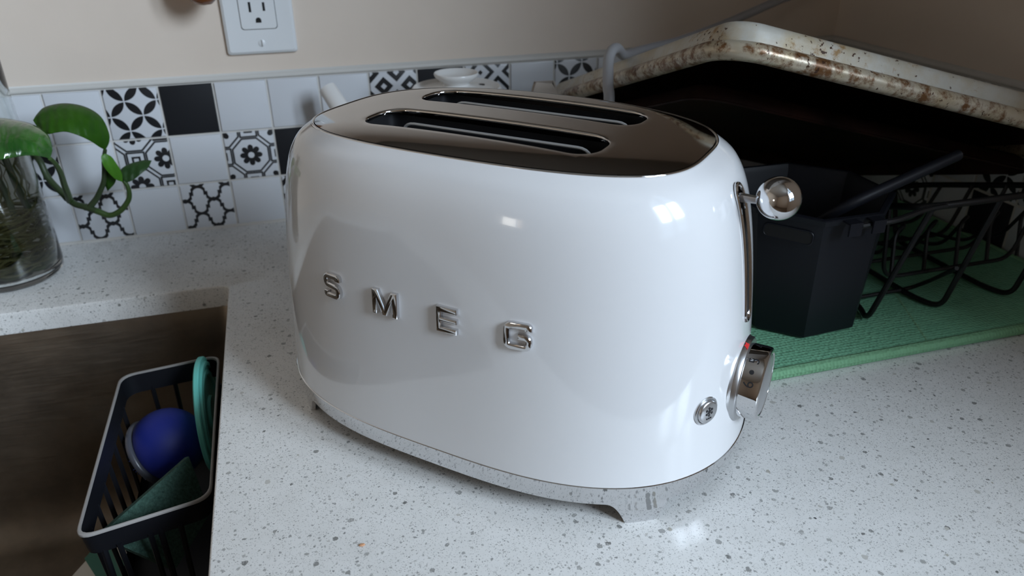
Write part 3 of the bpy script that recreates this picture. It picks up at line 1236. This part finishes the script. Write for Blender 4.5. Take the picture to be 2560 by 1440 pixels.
nl = thing('night_light', 'amber glass plug-in night light at the upper left of the wall outlet', 'lamp', (107, 0, 262))
bevel_mod(G().box((20, -30, -8), (66, -7.1, 14)).obj('plug_body', WHITE_PLASTIC, nl, smooth=False), 3)
ax = Matrix.Translation((2, -38, -16))
g = G()
g.lathe([(.01, -20), (7, -19), (13, -14), (17, -6), (18, 4), (16, 14), (12, 22), (9, 25)], 40, ax)
ax = Matrix.Translation((27, -44, 16)) @ Matrix.Diagonal((1.35, .75, 1, 1))
g.lathe([(22 * sin(pi * k / 14) + .01, -24 * cos(pi * k / 14)) for k in range(15)], 40, ax)
sh = g.obj('shade', AMBER, nl)
G().box((-2, -34, -4), (18, -22, 8)).obj('bracket', WHITE_PLASTIC, nl, smooth=False)

# ================================================================== VASE AND POTHOS
VX, VY = -97.5, -70
vase = thing('glass_vase', 'tall clear glass vase of water and roots beside the tiled wall', 'vase', (VX, VY, 0))
pr = [(.01, .4), (34, .4), (40, 1.6), (43.2, 5), (44, 12), (43.6, 40), (42.6, 85), (41.4, 130), (40.6, 165), (40.5, 192)]
pi_ = [(38.3, 192), (38.3, 165), (39.2, 130), (40.4, 85), (41.3, 40), (41.6, 13), (40, 8), (34, 6), (.01, 6)]
G().lathe(pr + [(40.1, 192.9), (39.4, 193.2), (38.7, 192.9)] + pi_, 72).obj('glass', GLASS, vase, angle=60)
pw = [(.01, 6.3), (33.9, 6.3), (39.8, 8.3), (41.3, 13.2), (41.0, 40), (40.1, 85), (38.95, 128)]
G().lathe(pw + [(.01, 128)], 72).obj('water', WATER, vase, angle=60)

plant = thing('pothos_plant', 'trailing green pothos vine growing out of the glass vase', 'plant', (VX, VY, 0))
PO = Vector((VX, VY, 0))


def rel(pts):
    return [Vector(p) - PO for p in pts]


vine = [(-97, -70, 60), (-101, -66, 140), (-112, -52, 198), (-134, -30, 206), (-142, -18, 180), (-130, -12, 140), (-100, -13, 118), (-74, -20, 108), (-58, -38, 99), (-53, -45, 84), (-43, -55, 72), (-32, -66, 63), (-21, -72, 60), (-11, -76, 56), (-2, -78, 52), (8, -80, 56), (16, -80, 64), (19, -80, 71), (19, -80, 79), (17, -80, 84)]
vp = spline(rel(vine), 6)
nv = len(vp)
G().tube(vp[:nv * 13 // 19], [2.9 + .5 * (1 if i % 9 == 0 else 0) for i in range(nv * 13 // 19)], 10).obj('vine', STEM_DARK, plant)
tip = vp[nv * 13 // 19 - 1:]
G().tube(tip, [2.9 - 1.1 * i / len(tip) for i in range(len(tip))], 10).obj('vine_tip', STEM, plant)
pet1 = [(-19.2, -144.0, 127.8), (-19.2, -132.8, 119.2), (-21.7, -117.4, 106.9), (-26.6, -98.3, 92.0), (-31.0, -79.5, 76.4), (-35.0, -64.0, 65.0)]
pet2 = [(-19, -73, 59), (-11, -74, 67), (-6, -76, 74), (0, -78, 84), (3, -80, 94), (6, -84, 106), (10, -88, 116)]
p1 = spline(rel(pet1), 5)
G().tube(p1, [1.7 + 1.6 * i / len(p1) for i in range(len(p1))], 8).obj('petiole', STEM, plant)
p2 = spline(rel(pet2), 5)
G().tube(p2, [2.8 - 1.2 * i / len(p2) for i in range(len(p2))], 8).obj('petiole', STEM_DARK, plant)


def leaf(A, B, mat, sag, label, cols=8):
    A, B = spline(rel(A), 5), spline(rel(B), 5)
    front = Vector(sag)
    n = len(A)
    g = G()
    T, U = [], []
    for i in range(n):
        row, row2 = [], []
        for k in range(cols + 1):
            t = k / cols
            p = A[i].lerp(B[i], t)
            wv = (B[i] - A[i]).length
            bend = (sin(pi * t) ** .8 if 0 < t < 1 else 0) * wv * .13
            crease = -max(0, 1 - abs(t - .5) * 9) * .9 * min(1, wv / 20)
            q = p + front * (bend + crease)
            row.append(q)
            row2.append(q - front * .7)
        T.append(row)
        U.append(row2)
    g.loft(T, False)
    g.loft(U, False)
    loop = lambda R: [r[0] for r in R] + [r[-1] for r in R][::-1]
    g.loft([loop(T), loop(U)], True)
    o = g.obj('leaf', mat, plant, angle=70)
    o['label'] = label
    return o


l1t = [(-19.2, -144.0, 127.8), (-16.3, -140.2, 135.5), (-19.2, -132.6, 145.0), (-28.7, -126.8, 151.7), (-39.2, -124.9, 155.5), (-51.6, -124.9, 158.4), (-64.0, -128.8, 158.4), (-74.6, -142.1, 156.5), (-80.3, -161.2, 153.6)]
l1b = [(-19.2, -144.0, 127.8), (-21.1, -147.9, 130.7), (-24.9, -155.5, 134.5), (-30.6, -163.1, 137.4), (-37.3, -168.9, 138.3), (-44.9, -172.7, 138.3), (-58.3, -172.7, 137.4), (-70.7, -168.9, 142.2), (-80.3, -161.2, 153.6)]
l2u = [(10, -88, 116), (14, -86, 122), (15, -82, 130), (11, -78, 143), (0, -76, 152), (-15, -76, 156), (-29, -80, 155), (-35, -86, 151), (-38, -92, 147)]
l2l = [(10, -88, 116), (7, -94, 121), (4, -102, 128), (-2, -108, 135), (-11, -110, 140), (-19, -110, 140), (-26, -108, 139), (-33, -100, 141), (-38, -92, 147)]
l3l = [(16, -80, 83), (12, -86, 88), (8, -90, 97), (6, -92, 105), (6, -90, 111), (9, -88, 113)]
l3r = [(16, -80, 83), (17, -80, 89), (17, -82, 95), (15, -84, 103), (13, -86, 109), (9, -88, 113)]
l4u = [(16, -80, 83), (14, -76, 91), (21, -72, 96), (31, -70, 98), (37, -68, 98), (42, -68, 97)]
l4l = [(16, -80, 83), (20, -82, 83), (26, -82, 85), (34, -80, 90), (39, -75, 93), (42, -68, 97)]
l5a = [(3, -76, 96), (0, -76, 91), (-1, -74, 83), (0, -72, 73)]
l5b = [(3, -76, 96), (10, -78, 89), (9, -76, 82), (0, -72, 73)]
leaf(l1t, l1b, LEAF_SHINY, (.25, -.45, .86), 'large shiny leaf in front of the vase')
leaf(l2u, l2l, LEAF_MID, (-.1, -.6, .79), 'large arching dark green leaf')
leaf(l3l, l3r, LEAF_YOUNG, (.2, -.95, .2), 'small bright green young leaf')
leaf(l4u, l4l, LEAF_DARK, (.1, -.9, .4), 'small dull green leaf pointing right')
leaf(l5a, l5b, LEAF_MID, (.1, -1, .1), 'small hanging leaf tip')
rn = random.Random(7)
g = G()
for k in range(95):
    z0 = rn.uniform(14, 66)
    R_ = rn.uniform(16, 37)
    a0, da = rn.uniform(0, 6.28), rn.uniform(1.2, 4.5)
    am = rn.uniform(2, 8)
    pts = []
    for i in range(15):
        a = a0 + da * i / 14
        rr = R_ + 3 * sin(i * .9 + k)
        rr = min(rr, 38.5)
        pts.append((rr * cos(a), rr * sin(a), min(72, max(10, z0 + am * sin(i * .55 + k * 1.7)))))
    g.tube(pts, rn.uniform(.5, 1.25), 5, False, False, 0)
for k in range(26):
    a = rn.uniform(0, 6.28)
    x, y, z = rn.uniform(8, 30) * cos(a), rn.uniform(8, 30) * sin(a), 120
    pts = []
    for i in range(8):
        pts.append((x + rn.uniform(-2, 2), y + rn.uniform(-2, 2), z))
        z -= 6.5
    g.tube(spline(pts, 2), rn.uniform(.4, .8), 5, False, False)
g.obj('roots', ROOTS, plant)['kind'] = 'stuff'
g = G()
for k in range(14):
    a = rn.uniform(0, 6.28)
    rr = rn.uniform(4, 27)
    ax = Matrix.Translation((rr * cos(a), rr * sin(a), rn.uniform(11, 15))) @ Matrix.Rotation(rn.uniform(0, 3), 4, 'Z') @ Matrix.Diagonal((1.5, 1, .5, 1))
    g.lathe([(8 * sin(pi * i / 7) + .01, -8 * cos(pi * i / 7)) for i in range(8)], 10, ax)
g.obj('algae', MOSS, plant)['kind'] = 'stuff'
for k, (a, lean) in enumerate(((0.3, 1.0), (1.9, .7), (3.6, .9), (4.9, .8), (5.8, .5))):
    pts = [(25 * cos(a) * lean * t + 6 * sin(4 * t + k), 25 * sin(a) * lean * t + 4 * cos(5 * t + k), 185 - 125 * t) for t in (0, .2, .4, .6, .8, 1)]
    G().tube(spline(pts, 4), 2.4, 8).obj('cutting_stem', STEM if k % 2 else STEM_DARK, plant)

# ================================================================== TEAPOT, PACKET, CORD BEHIND THE TOASTER
pot = thing('teapot', 'white ceramic teapot with a dished lid knob behind the toaster', 'teapot', (323, -105, 0))
G().lathe([(.01, 2), (36, 2), (38, 0), (41, 0), (42, 4), (52, 20), (62, 45), (66, 72), (64, 98), (58, 124), (48, 140), (43, 147), (42.5, 149.5), (41, 149.5), (41, 144), (39, 138)], 64).obj('pot_body', CERAMIC, pot, angle=60)
lid = G().lathe([(41.6, 146.5), (42.4, 148.6), (42.0, 151.6), (40.4, 153.2), (38.5, 152.6), (36.5, 150.8), (30, 151.2), (20, 152.4), (13, 154), (11.5, 155.5), (13, 157.4), (17, 159.8), (20.0, 162.4), (20.8, 164.8), (20.2, 165.8), (18.9, 165.2), (17, 162.6), (12, 160.6), (.01, 160)], 64).obj('lid', CERAMIC, pot, angle=60)
for a, r_h in ((-2.75, 33.5), (.2, 26)):
    ax = Matrix.Translation((r_h * cos(a), r_h * sin(a), 151.6))
    G().lathe([(3.0, -1.0), (3.0, .4), (.01, .4)], 16, ax).obj('steam_hole', SLOT_DARK, lid)
sp = spline([(-46, 8, 80), (-76, 22, 96), (-98, 40, 118), (-115, 62, 146)], 6)
g = G()
g.tube(sp, [12 - 3.6 * i / (len(sp) - 1) for i in range(len(sp))], 20, False, False)
g.tube(sp[-7:], [6.2] * 7, 20, False, False)
ends = [g.v[(len(sp) - 1) * 20 + k] for k in range(20)]
ine = [g.v[len(sp) * 20 + 6 * 20 + k] for k in range(20)]
g.loft([ends, ine], True)
g.obj('spout', CERAMIC, pot, angle=50)
g = G()
g.tube(spline([(56, 26, 108), (80, 37, 112), (87, 40, 80), (76, 35, 52), (54, 25, 48)], 6), 5.5, 12)
g.obj('pot_handle', CERAMIC, pot)

pk = thing('paper_packet', 'crumpled beige paper packet standing by the tiles behind the toaster', 'packet', (408, -110, 0))
rp = random.Random(3)
rings = []
for k, (z, wx, wy) in enumerate(((0, 17, 15), (30, 18, 16), (62, 18, 15), (95, 17, 13), (124, 16, 9), (140, 14, 5), (152, 9, 1.2))):
    R = []
    for p in round_rect(-wx, -wy, wx, wy, min(wx, wy) * .4, 2, z):
        j = 0 if k == 0 else 1.6
        R.append((p.x + rp.uniform(-j, j), p.y + rp.uniform(-j, j), p.z + rp.uniform(-j, j)))
    rings.append(R)
PAPER = pmat('beige_paper', (0.55, 0.49, 0.44), 0.8)
G().loft(rings, True, True, True).obj('bag', PAPER, pk, angle=20)

cord = [(CORNER - 7, -16, 248), (714, -50, 215), (692, -55, 209), (628.8, -68, 192), (593.3, -75, 183.6), (556.8, -85, 177.5), (529.9, -95, 175.9), (505.7, -110, 176), (479.4, -141, 179), (459.5, -172, 185.6), (443.9, -196, 195.6), (431.5, -214, 197.5), (422.6, -228.9, 194.3), (416.8, -242, 186), (414, -250.3, 176.4), (413, -256, 166), (413, -260, 110), (412, -258, 50), (402, -246, 12), (376, -228, 4.6), (340, -215, 4.6)]
co = G().tube(spline(cord, 6), 4.4, 14).obj('cord', CORD)
tag(co, 'pale grey cord hanging over the baking sheet edge behind the toaster', 'cord')

# ================================================================== DISH MAT, RACK, CONTAINER
dm = thing('drying_mat', 'sage green microfibre drying mat under the dish rack', 'mat', (0, 0, 0))
MX0, MX1, MY0, MY1 = 452, 806, -430, -60
g = G()
g.loft([round_rect(MX0 + 6, MY0 + 6, MX1 - 6, MY1 - 6, 14, 5, .2), round_rect(MX0 + 3, MY0 + 3, MX1 - 3, MY1 - 3, 16, 5, 1.5), round_rect(MX0 + 3, MY0 + 3, MX1 - 3, MY1 - 3, 16, 5, 6.0), round_rect(MX0 + 8, MY0 + 8, MX1 - 8, MY1 - 8, 14, 5, 7.6)], True, True, True)
g.obj('pad', MAT_GREEN, dm, angle=60)
g = G()
g.tube(round_rect(MX0 + 4.4, MY0 + 4.4, MX1 - 4.4, MY1 - 4.4, 16, 6, 4.4), 4.3, 10, True)
g.obj('bound_edge', MAT_EDGE, dm)
g = G()
g.tube([(613, MY0 + 8, 7.3), (640, -360, 7.4), (665, -290, 7.4), (720, -140, 7.4), (742, MY1 - 9, 7.3)], 1.1, 6, flat=.5)
g.obj('seam', MAT_EDGE, dm)

MZ = 7.8
rack = thing('dish_rack', 'black coated wire dish rack standing on the sage green mat', 'rack', (0, 0, 0))
RX0, RX1, RY0, RY1, RZ = 602, 758, -404, -236, 110


def rz(y):
    return RZ - 56 * (y - RY0) / (RY1 - RY0)


rim = [Vector((p.x, p.y, rz(p.y))) for p in round_rect(RX0, RY0, RX1, RY1, 16, 5)]
G().tube(rim, 2.7, 10, True).obj('rim_wire', BLACK_WIRE, rack)
for x in (584, 655, 726):
    xa = max(RX0 + 4, x + 12)
    G().tube(fillet_path([(xa, RY0, RZ), (x + 2, -387, 10.4), (max(x - 6, 596), -366, MZ + 2.9), (max(x - 8, 600), -262, MZ + 2.9), (max(x + 2, RX0 + 2), RY1, rz(RY1))], 12, 6), 2.2, 8).obj('leg_wire', BLACK_WIRE, rack)
for y, zz in ((-366, 34), (-330, 30), (-296, 28), (-262, 28)):
    G().tube(fillet_path([(RX0 + 1, y, rz(y)), (RX0 + 10, y, zz), (RX1 - 18, y, zz), (RX1 - 1, y, rz(y))], 14, 5), 1.7, 8).obj('base_wire', BLACK_WIRE, rack)
for k in range(5):
    x = 622 + k * 32
    G().tube(fillet_path([(x, -364, 34), (x + 6, -352, 66), (x + 22, -345, 70), (x + 24, -322, 30), (x + 10, -290, 28)], 14, 6), 1.6, 8).obj('tine', BLACK_WIRE, rack)
G().tube(fillet_path([(650, -398, 52), (661, -366, 24), (656, -352, 11), (606, -353, 11)], 12, 6), 1.8, 8).obj('foot_wire', BLACK_WIRE, rack)

G().tube(fillet_path([(RX0 + 20, RY0, RZ), (RX0 - 6, RY0 - 2, RZ - .5), (566, -414.5, RZ - 1.5), (536, -415.5, RZ - 1.5)], 8, 4), 2.2, 8).obj('arm_wire', BLACK_WIRE, rack)
cc = thing('cutlery_caddy', 'black plastic faceted caddy hung in the corner of the dish rack', 'caddy', (0, 0, 0))
topo = [(482, -372), (511, -409), (557, -409), (594, -376), (594, -326), (560, -292), (514, -292), (482, -326)]
boto = [(497, -370), (523, -395), (569, -392), (583, -374), (583, -332), (556, -304), (520, -304), (497, -330)]


def oct_ring(t, ins, z):
    P = [Vector((b[0] + (a[0] - b[0]) * t, b[1] + (a[1] - b[1]) * t)) for a, b in zip(topo, boto)]
    c = sum(P, Vector((0, 0))) / 8
    out = []
    for p in P:
        d = (p - c)
        q = c + d * (1 - ins / d.length)
        out.append((q.x, q.y, z))
    return out


zb_c, zt_c = MZ + .5, 113
g = G()
g.loft([oct_ring(0, 2, zb_c), oct_ring(0.02, 0, zb_c + 2), oct_ring(.95, 0, zt_c - 5), oct_ring(.955, -2.2, zt_c - 4.6), oct_ring(1, -2.6, zt_c - .6), oct_ring(1, -1.4, zt_c), oct_ring(1, 2, zt_c), oct_ring(.95, 3.4, zt_c - 4), oct_ring(.03, 3.4, zb_c + 4)], True, True, True)
g.obj('tub', BLACK_PLASTIC, cc, angle=20)
# recessed finger slot on the front-left face
pa, pb = Vector((482, -372, 0)), Vector((511, -409, 0))
ux = (pb - pa).normalized()
nf = Vector((ux.y, -ux.x, 0))
if nf.y > 0:
    nf = -nf
mid = (pa + pb) / 2 - nf * 1.6
Mf = Matrix(((ux.x, 0, nf.x, mid.x), (ux.y, 0, nf.y, mid.y), (0, 1, 0, 97), (0, 0, 0, 1)))
g = G()
g.loft([[Mf @ p for p in round_rect(-17, -4.5, 17, 4.5, 3.5, 5, z)] for z in (-.4, .75)], True, True, True)
g.obj('finger_slot', SLOT_DARK, cc, angle=30)
g = G()
g.tube([Mf @ p for p in round_rect(-17.6, -5, 17.6, 5, 4, 5, .4)], .7, 6, True)
g.obj('slot_lip', BLACK_PLASTIC, cc)
for q in range(2):
    xx = 529 + q * 19
    g = G()
    prof_h = [(-408.5, 112.5), (-419.5, 112.5), (-419.5, 103), (-418.1, 103), (-418.1, 111.1), (-408.5, 111.1)]
    g.loft([[(xx - 5, y, z) for y, z in prof_h], [(xx + 5, y, z) for y, z in prof_h]], True, True, True)
    g.obj('hook', BLACK_PLASTIC, cc, smooth=False)

ut = thing('serving_spoon', 'dark grey utensil leaning out of the black caddy with its handle raised', 'utensil', (0, 0, 0))
hp = spline([(526, -352, 58), (533, -372, 92), (546, -390, 114), (590, -389, 128), (636, -385, 140)], 6)
G().tube(hp, [3.6 + 1.6 * min(1, i / 12) for i in range(len(hp))], 14, flat=.8).obj('handle', UTENSIL, ut)
G().lathe([(14 * sin(pi * k / 12) + .01, -24 * cos(pi * k / 12)) for k in range(13)], 20, Matrix.Translation((524, -348, 40)) @ Matrix.Rotation(radians(24), 4, 'X') @ Matrix.Diagonal((1, .3, 1, 1))).obj('head', UTENSIL, ut)

# ================================================================== BAKING SHEET
C0, RR, LL = Vector((429.9, -388.5, 226.9)), Vector((660, -407.5, 166.8)), Vector((433, -140, 143.6))
e1 = (RR - C0).normalized()
e2 = (LL - C0)
e2 = (e2 - e1 * e2.dot(e1)).normalized()
e3 = e1.cross(e2)
bs = link('baking_sheet', None, None, None)
bs.matrix_world = Matrix(((e1.x, e2.x, e3.x, C0.x * S), (e1.y, e2.y, e3.y, C0.y * S), (e1.z, e2.z, e3.z, C0.z * S), (0, 0, 0, 1)))
tag(bs, 'stained aluminium baking sheet upside down, leaning over the dish rack', 'baking sheet')
PW, PL = 360, 393


def prect(ins, z, r):
    return round_rect(ins, ins, PW - ins, PL - ins, max(6, r - ins), 8, z)


g = G()
g.loft([prect(9, 8, 34), prect(9.6, 11, 34), prect(11, 20.5, 34), prect(11.8, 23, 34), prect(13.2, 25.2, 34), prect(15.4, 26.6, 34), prect(19, 27, 36)], True, False, True)
g.obj('pan', PAN_OUT, bs, angle=50)
g = G()
g.tube(prect(6, 5.6, 34), 6.4, 18, True)
g.obj('rolled_rim', PAN_RIM, bs, angle=80)
g = G()
g.loft([prect(9.6, 7, 34), prect(10.4, 11, 34), prect(11.8, 20, 34), prect(13.4, 23.6, 34), prect(16.4, 25.4, 34), prect(20, 26, 36)], True, False, True)
g.obj('pan_interior', PAN_IN, bs, angle=50)

tr2 = link('dark_fill_tray', None, None, None)
tr2.matrix_world = bs.matrix_world @ Matrix.Translation((0, 0, -15 * S))  # made-up tray, added to keep the space below the sheet dark and hide its far rim
tag(tr2, 'dark brown tray added to fill the dark area under the stained baking sheet', 'baking tray')
TQ = (26, 70, 348, 352)


def trect(ins, z, r):
    return round_rect(TQ[0] + ins, TQ[1] + ins, TQ[2] - ins, TQ[3] - ins, max(5, r - ins), 6, z)


g = G()
g.loft([trect(0, 0, 26), trect(1.2, -.9, 26), trect(2.4, 0, 26), trect(5, 9, 26), trect(9, 11.4, 26), trect(14, 12, 26)], True, False, True)
g.loft([trect(0, 0, 26), trect(1.2, .9, 26), trect(1.6, 1.5, 26), trect(4, 9.8, 26), trect(9, 12.4, 26), trect(14, 13, 26)], True, False, True)
g.obj('tray', PAN_IN, tr2, angle=50)

# ================================================================== SINK CADDY AND WHAT IT HOLDS
sk = thing('sink_caddy', 'dark plastic sink basket with a light grey rim inside the sink', 'basket', (0, 0, 0))
cq = [(12.5, -238), (86, -228), (88, -405), (13, -420)]


def quad_ring(ins, z, rad=11, n=6):
    P = [Vector((x, y)) for x, y in cq]
    P = offset_poly(P, -ins) if area2(P) < 0 else offset_poly(P, ins)
    out = []
    for i in range(4):
        a, b, c = P[i - 1], P[i], P[(i + 1) % 4]
        p, q = b + (a - b).normalized() * rad, b + (c - b).normalized() * rad
        for k in range(n + 1):
            t = k / n
            v = p * (1 - t) ** 2 + b * 2 * t * (1 - t) + q * t * t
            out.append(Vector((v.x, v.y, z)))
    return out


ZR = -26
g = G()
g.loft([quad_ring(-.9, ZR - 1.5), quad_ring(-.9, ZR), quad_ring(-.2, ZR + .6), quad_ring(.7, ZR + .4), quad_ring(1.0, ZR - 1.5)])
g.obj('rim', RIM_GREY, sk, angle=60)
g = G()
g.loft([quad_ring(-.4, ZR - 1), quad_ring(.9, ZR - 17), quad_ring(2.1, ZR - 17), quad_ring(1.1, ZR - 1)])
g.obj('upper_band', GREY_PLASTIC, sk, angle=50)
g = G()
g.loft([quad_ring(2.6, ZR - 78), quad_ring(3.2, ZR - 91), quad_ring(3.4, ZR - 93), quad_ring(5.0, ZR - 93), quad_ring(4.2, ZR - 78)])
g.loft([quad_ring(3.6, ZR - 91), quad_ring(3.6, ZR - 93)], True, True, True)
g.obj('floor_tray', GREY_PLASTIC, sk, angle=50)
top_, bot_ = quad_ring(.6, ZR - 14, 11, 6), quad_ring(3.2, ZR - 80, 11, 6)


def along(R, i, j, t):
    return R[i].lerp(R[j], t)


for (i, j, n) in ((6, 7, 3), (13, 14, 7), (20, 21, 3), (27, 0, 7)):
    for k in range(n):
        t = (k + .5) / n
        G().tube([along(top_, i, j, t), along(bot_, i, j, t)], 1.8, 6).obj('rib', GREY_PLASTIC, sk)
for x, y in ((24, -418), (56, -412)):
    G().tube(fillet_path([(x, y + 3, ZR - 12), (x + 1, y + 1, ZR - 96), (x + 12, y + 40, ZR - 100)], 8, 4), 2.0, 8).obj('support_strut', GREY_PLASTIC, sk)

dk = thing('sink_stopper', 'teal silicone sink stopper standing on edge in the sink basket', 'stopper', (0, 0, 0))
ax = Matrix.Translation((67, -250, -59)) @ Matrix.Rotation(radians(78), 4, 'Y') @ Matrix.Rotation(radians(0), 4, 'X')
ax = Matrix.Translation((75.2, -262, -60)) @ Matrix.Rotation(radians(-1.5), 4, 'Z') @ Matrix.Rotation(radians(88.5), 4, 'Y')
G().lathe([(.01, -3), (46, -3), (47.6, -2), (47.6, .6), (46.8, 1.5), (43.5, 1.5), (43, 3.2), (40, 3.2), (39.5, 1.6), (36.5, 1.6), (36, 3.0), (33, 3.0), (32, 1.2), (16, 1.2), (15, 3.4), (.01, 3.4)], 72, ax).obj('disc', TEAL, dk, angle=35)

br = thing('scrub_brush', 'blue round-handled dish brush lying in the sink basket', 'brush', (0, 0, 0))
axis_d = Vector((-.72, .12, -.42)).normalized()
bc = Vector((44.2, -284, -66))
q_ = Vector((0, 0, 1)).rotation_difference(axis_d).to_matrix().to_4x4()
ax = Matrix.Translation(bc) @ q_
rb = 28
G().lathe([(rb * sin(pi * k / 20) + .01, -rb * cos(pi * k / 20)) for k in range(0, 13)] + [(23, 13), (20, 15), (.01, 15)], 56, ax).obj('grip', BLUE, br, angle=45)
G().lathe([(19, 10), (26.5, 11), (27.6, 12.2), (28, 14), (27.2, 15.5), (25.5, 15.2), (22, 14.2), (19, 14)], 56, ax).obj('collar', CLOUDY, br, angle=45)
g = G()
for k in range(110):
    a, r0 = rn.uniform(0, 6.28), 19 * sqrt(rn.random())
    p = ax @ Vector((r0 * cos(a), r0 * sin(a), 14))
    q = ax @ Vector((r0 * 1.1 * cos(a), r0 * 1.1 * sin(a), 22))
    g.tube([p, q], .55, 4, False, False)
g.obj('bristles', BLUE_BRISTLE, br)['kind'] = 'stuff'

pd = thing('scrub_pad', 'green fibre scrub pad leaning in the front of the sink basket', 'scrub pad', (0, 0, 0))
A, B, Cc, Dd = Vector((69, -344, -37)), Vector((20, -405, -40)), Vector((56, -401, -84)), Vector((77, -364, -74))
nn = (B - A).cross(Dd - A).normalized()
if nn.z < 0:
    nn = -nn
g = G()
N = 12
rows_t, rows_b = [], []
for i in range(N + 1):
    ra, rb2 = [], []
    for j in range(N + 1):
        p = A.lerp(B, i / N).lerp(Dd.lerp(Cc, i / N), j / N)
        wv = nn * (1.6 * sin(3.1 * i / N + .4) * sin(2.6 * j / N) + rn.uniform(-.18, .18))
        ra.append(p + wv)
        rb2.append(p + wv - nn * 5)
    rows_t.append(ra)
    rows_b.append(rb2)
g.loft(rows_t, False)
g.loft(rows_b, False)
per_ = lambda R: R[0] + [r[-1] for r in R[1:]] + R[-1][-2::-1] + [r[0] for r in R[-2:0:-1]]
g.loft([per_(rows_t), per_(rows_b)], True)
g.obj('fibre_pad', PAD, pd, angle=60)

ct = thing('folded_carton', 'white and green carton lying in the sink below the basket', 'carton', (0, 0, 0))
Mc = Matrix.Translation((-8, -336, -196)) @ Matrix.Rotation(radians(28), 4, 'Z') @ Matrix.Rotation(radians(-32), 4, 'Y')
bevel_mod(G().box((-48, -70, -14), (52, 52, 34), Mc).obj('box', CARTON, ct, smooth=False), 2)
G().box((-49, -71, 6), (-20, 53, 34.8), Mc).obj('green_stripe', CARTON_GREEN, ct, smooth=False)
G().box((18, -71, 6), (40, 53, 34.8), Mc).obj('green_stripe', CARTON_GREEN, ct, smooth=False)

# small crumbs on the counter
cr = G().lathe([(.01, 0), (1.1, .1), (1.4, .5), (.9, 1.0), (.01, 1.1)], 7, Matrix.Diagonal((1.3, .8, 1, 1))).obj('crumb', pmat('orange_crumb', (0.50, 0.26, 0.14), 0.7), None, angle=20, loc=(175.4, -501.4, 0.05))
tag(cr, 'tiny orange crumb on the quartz in front of the toaster', 'crumb')
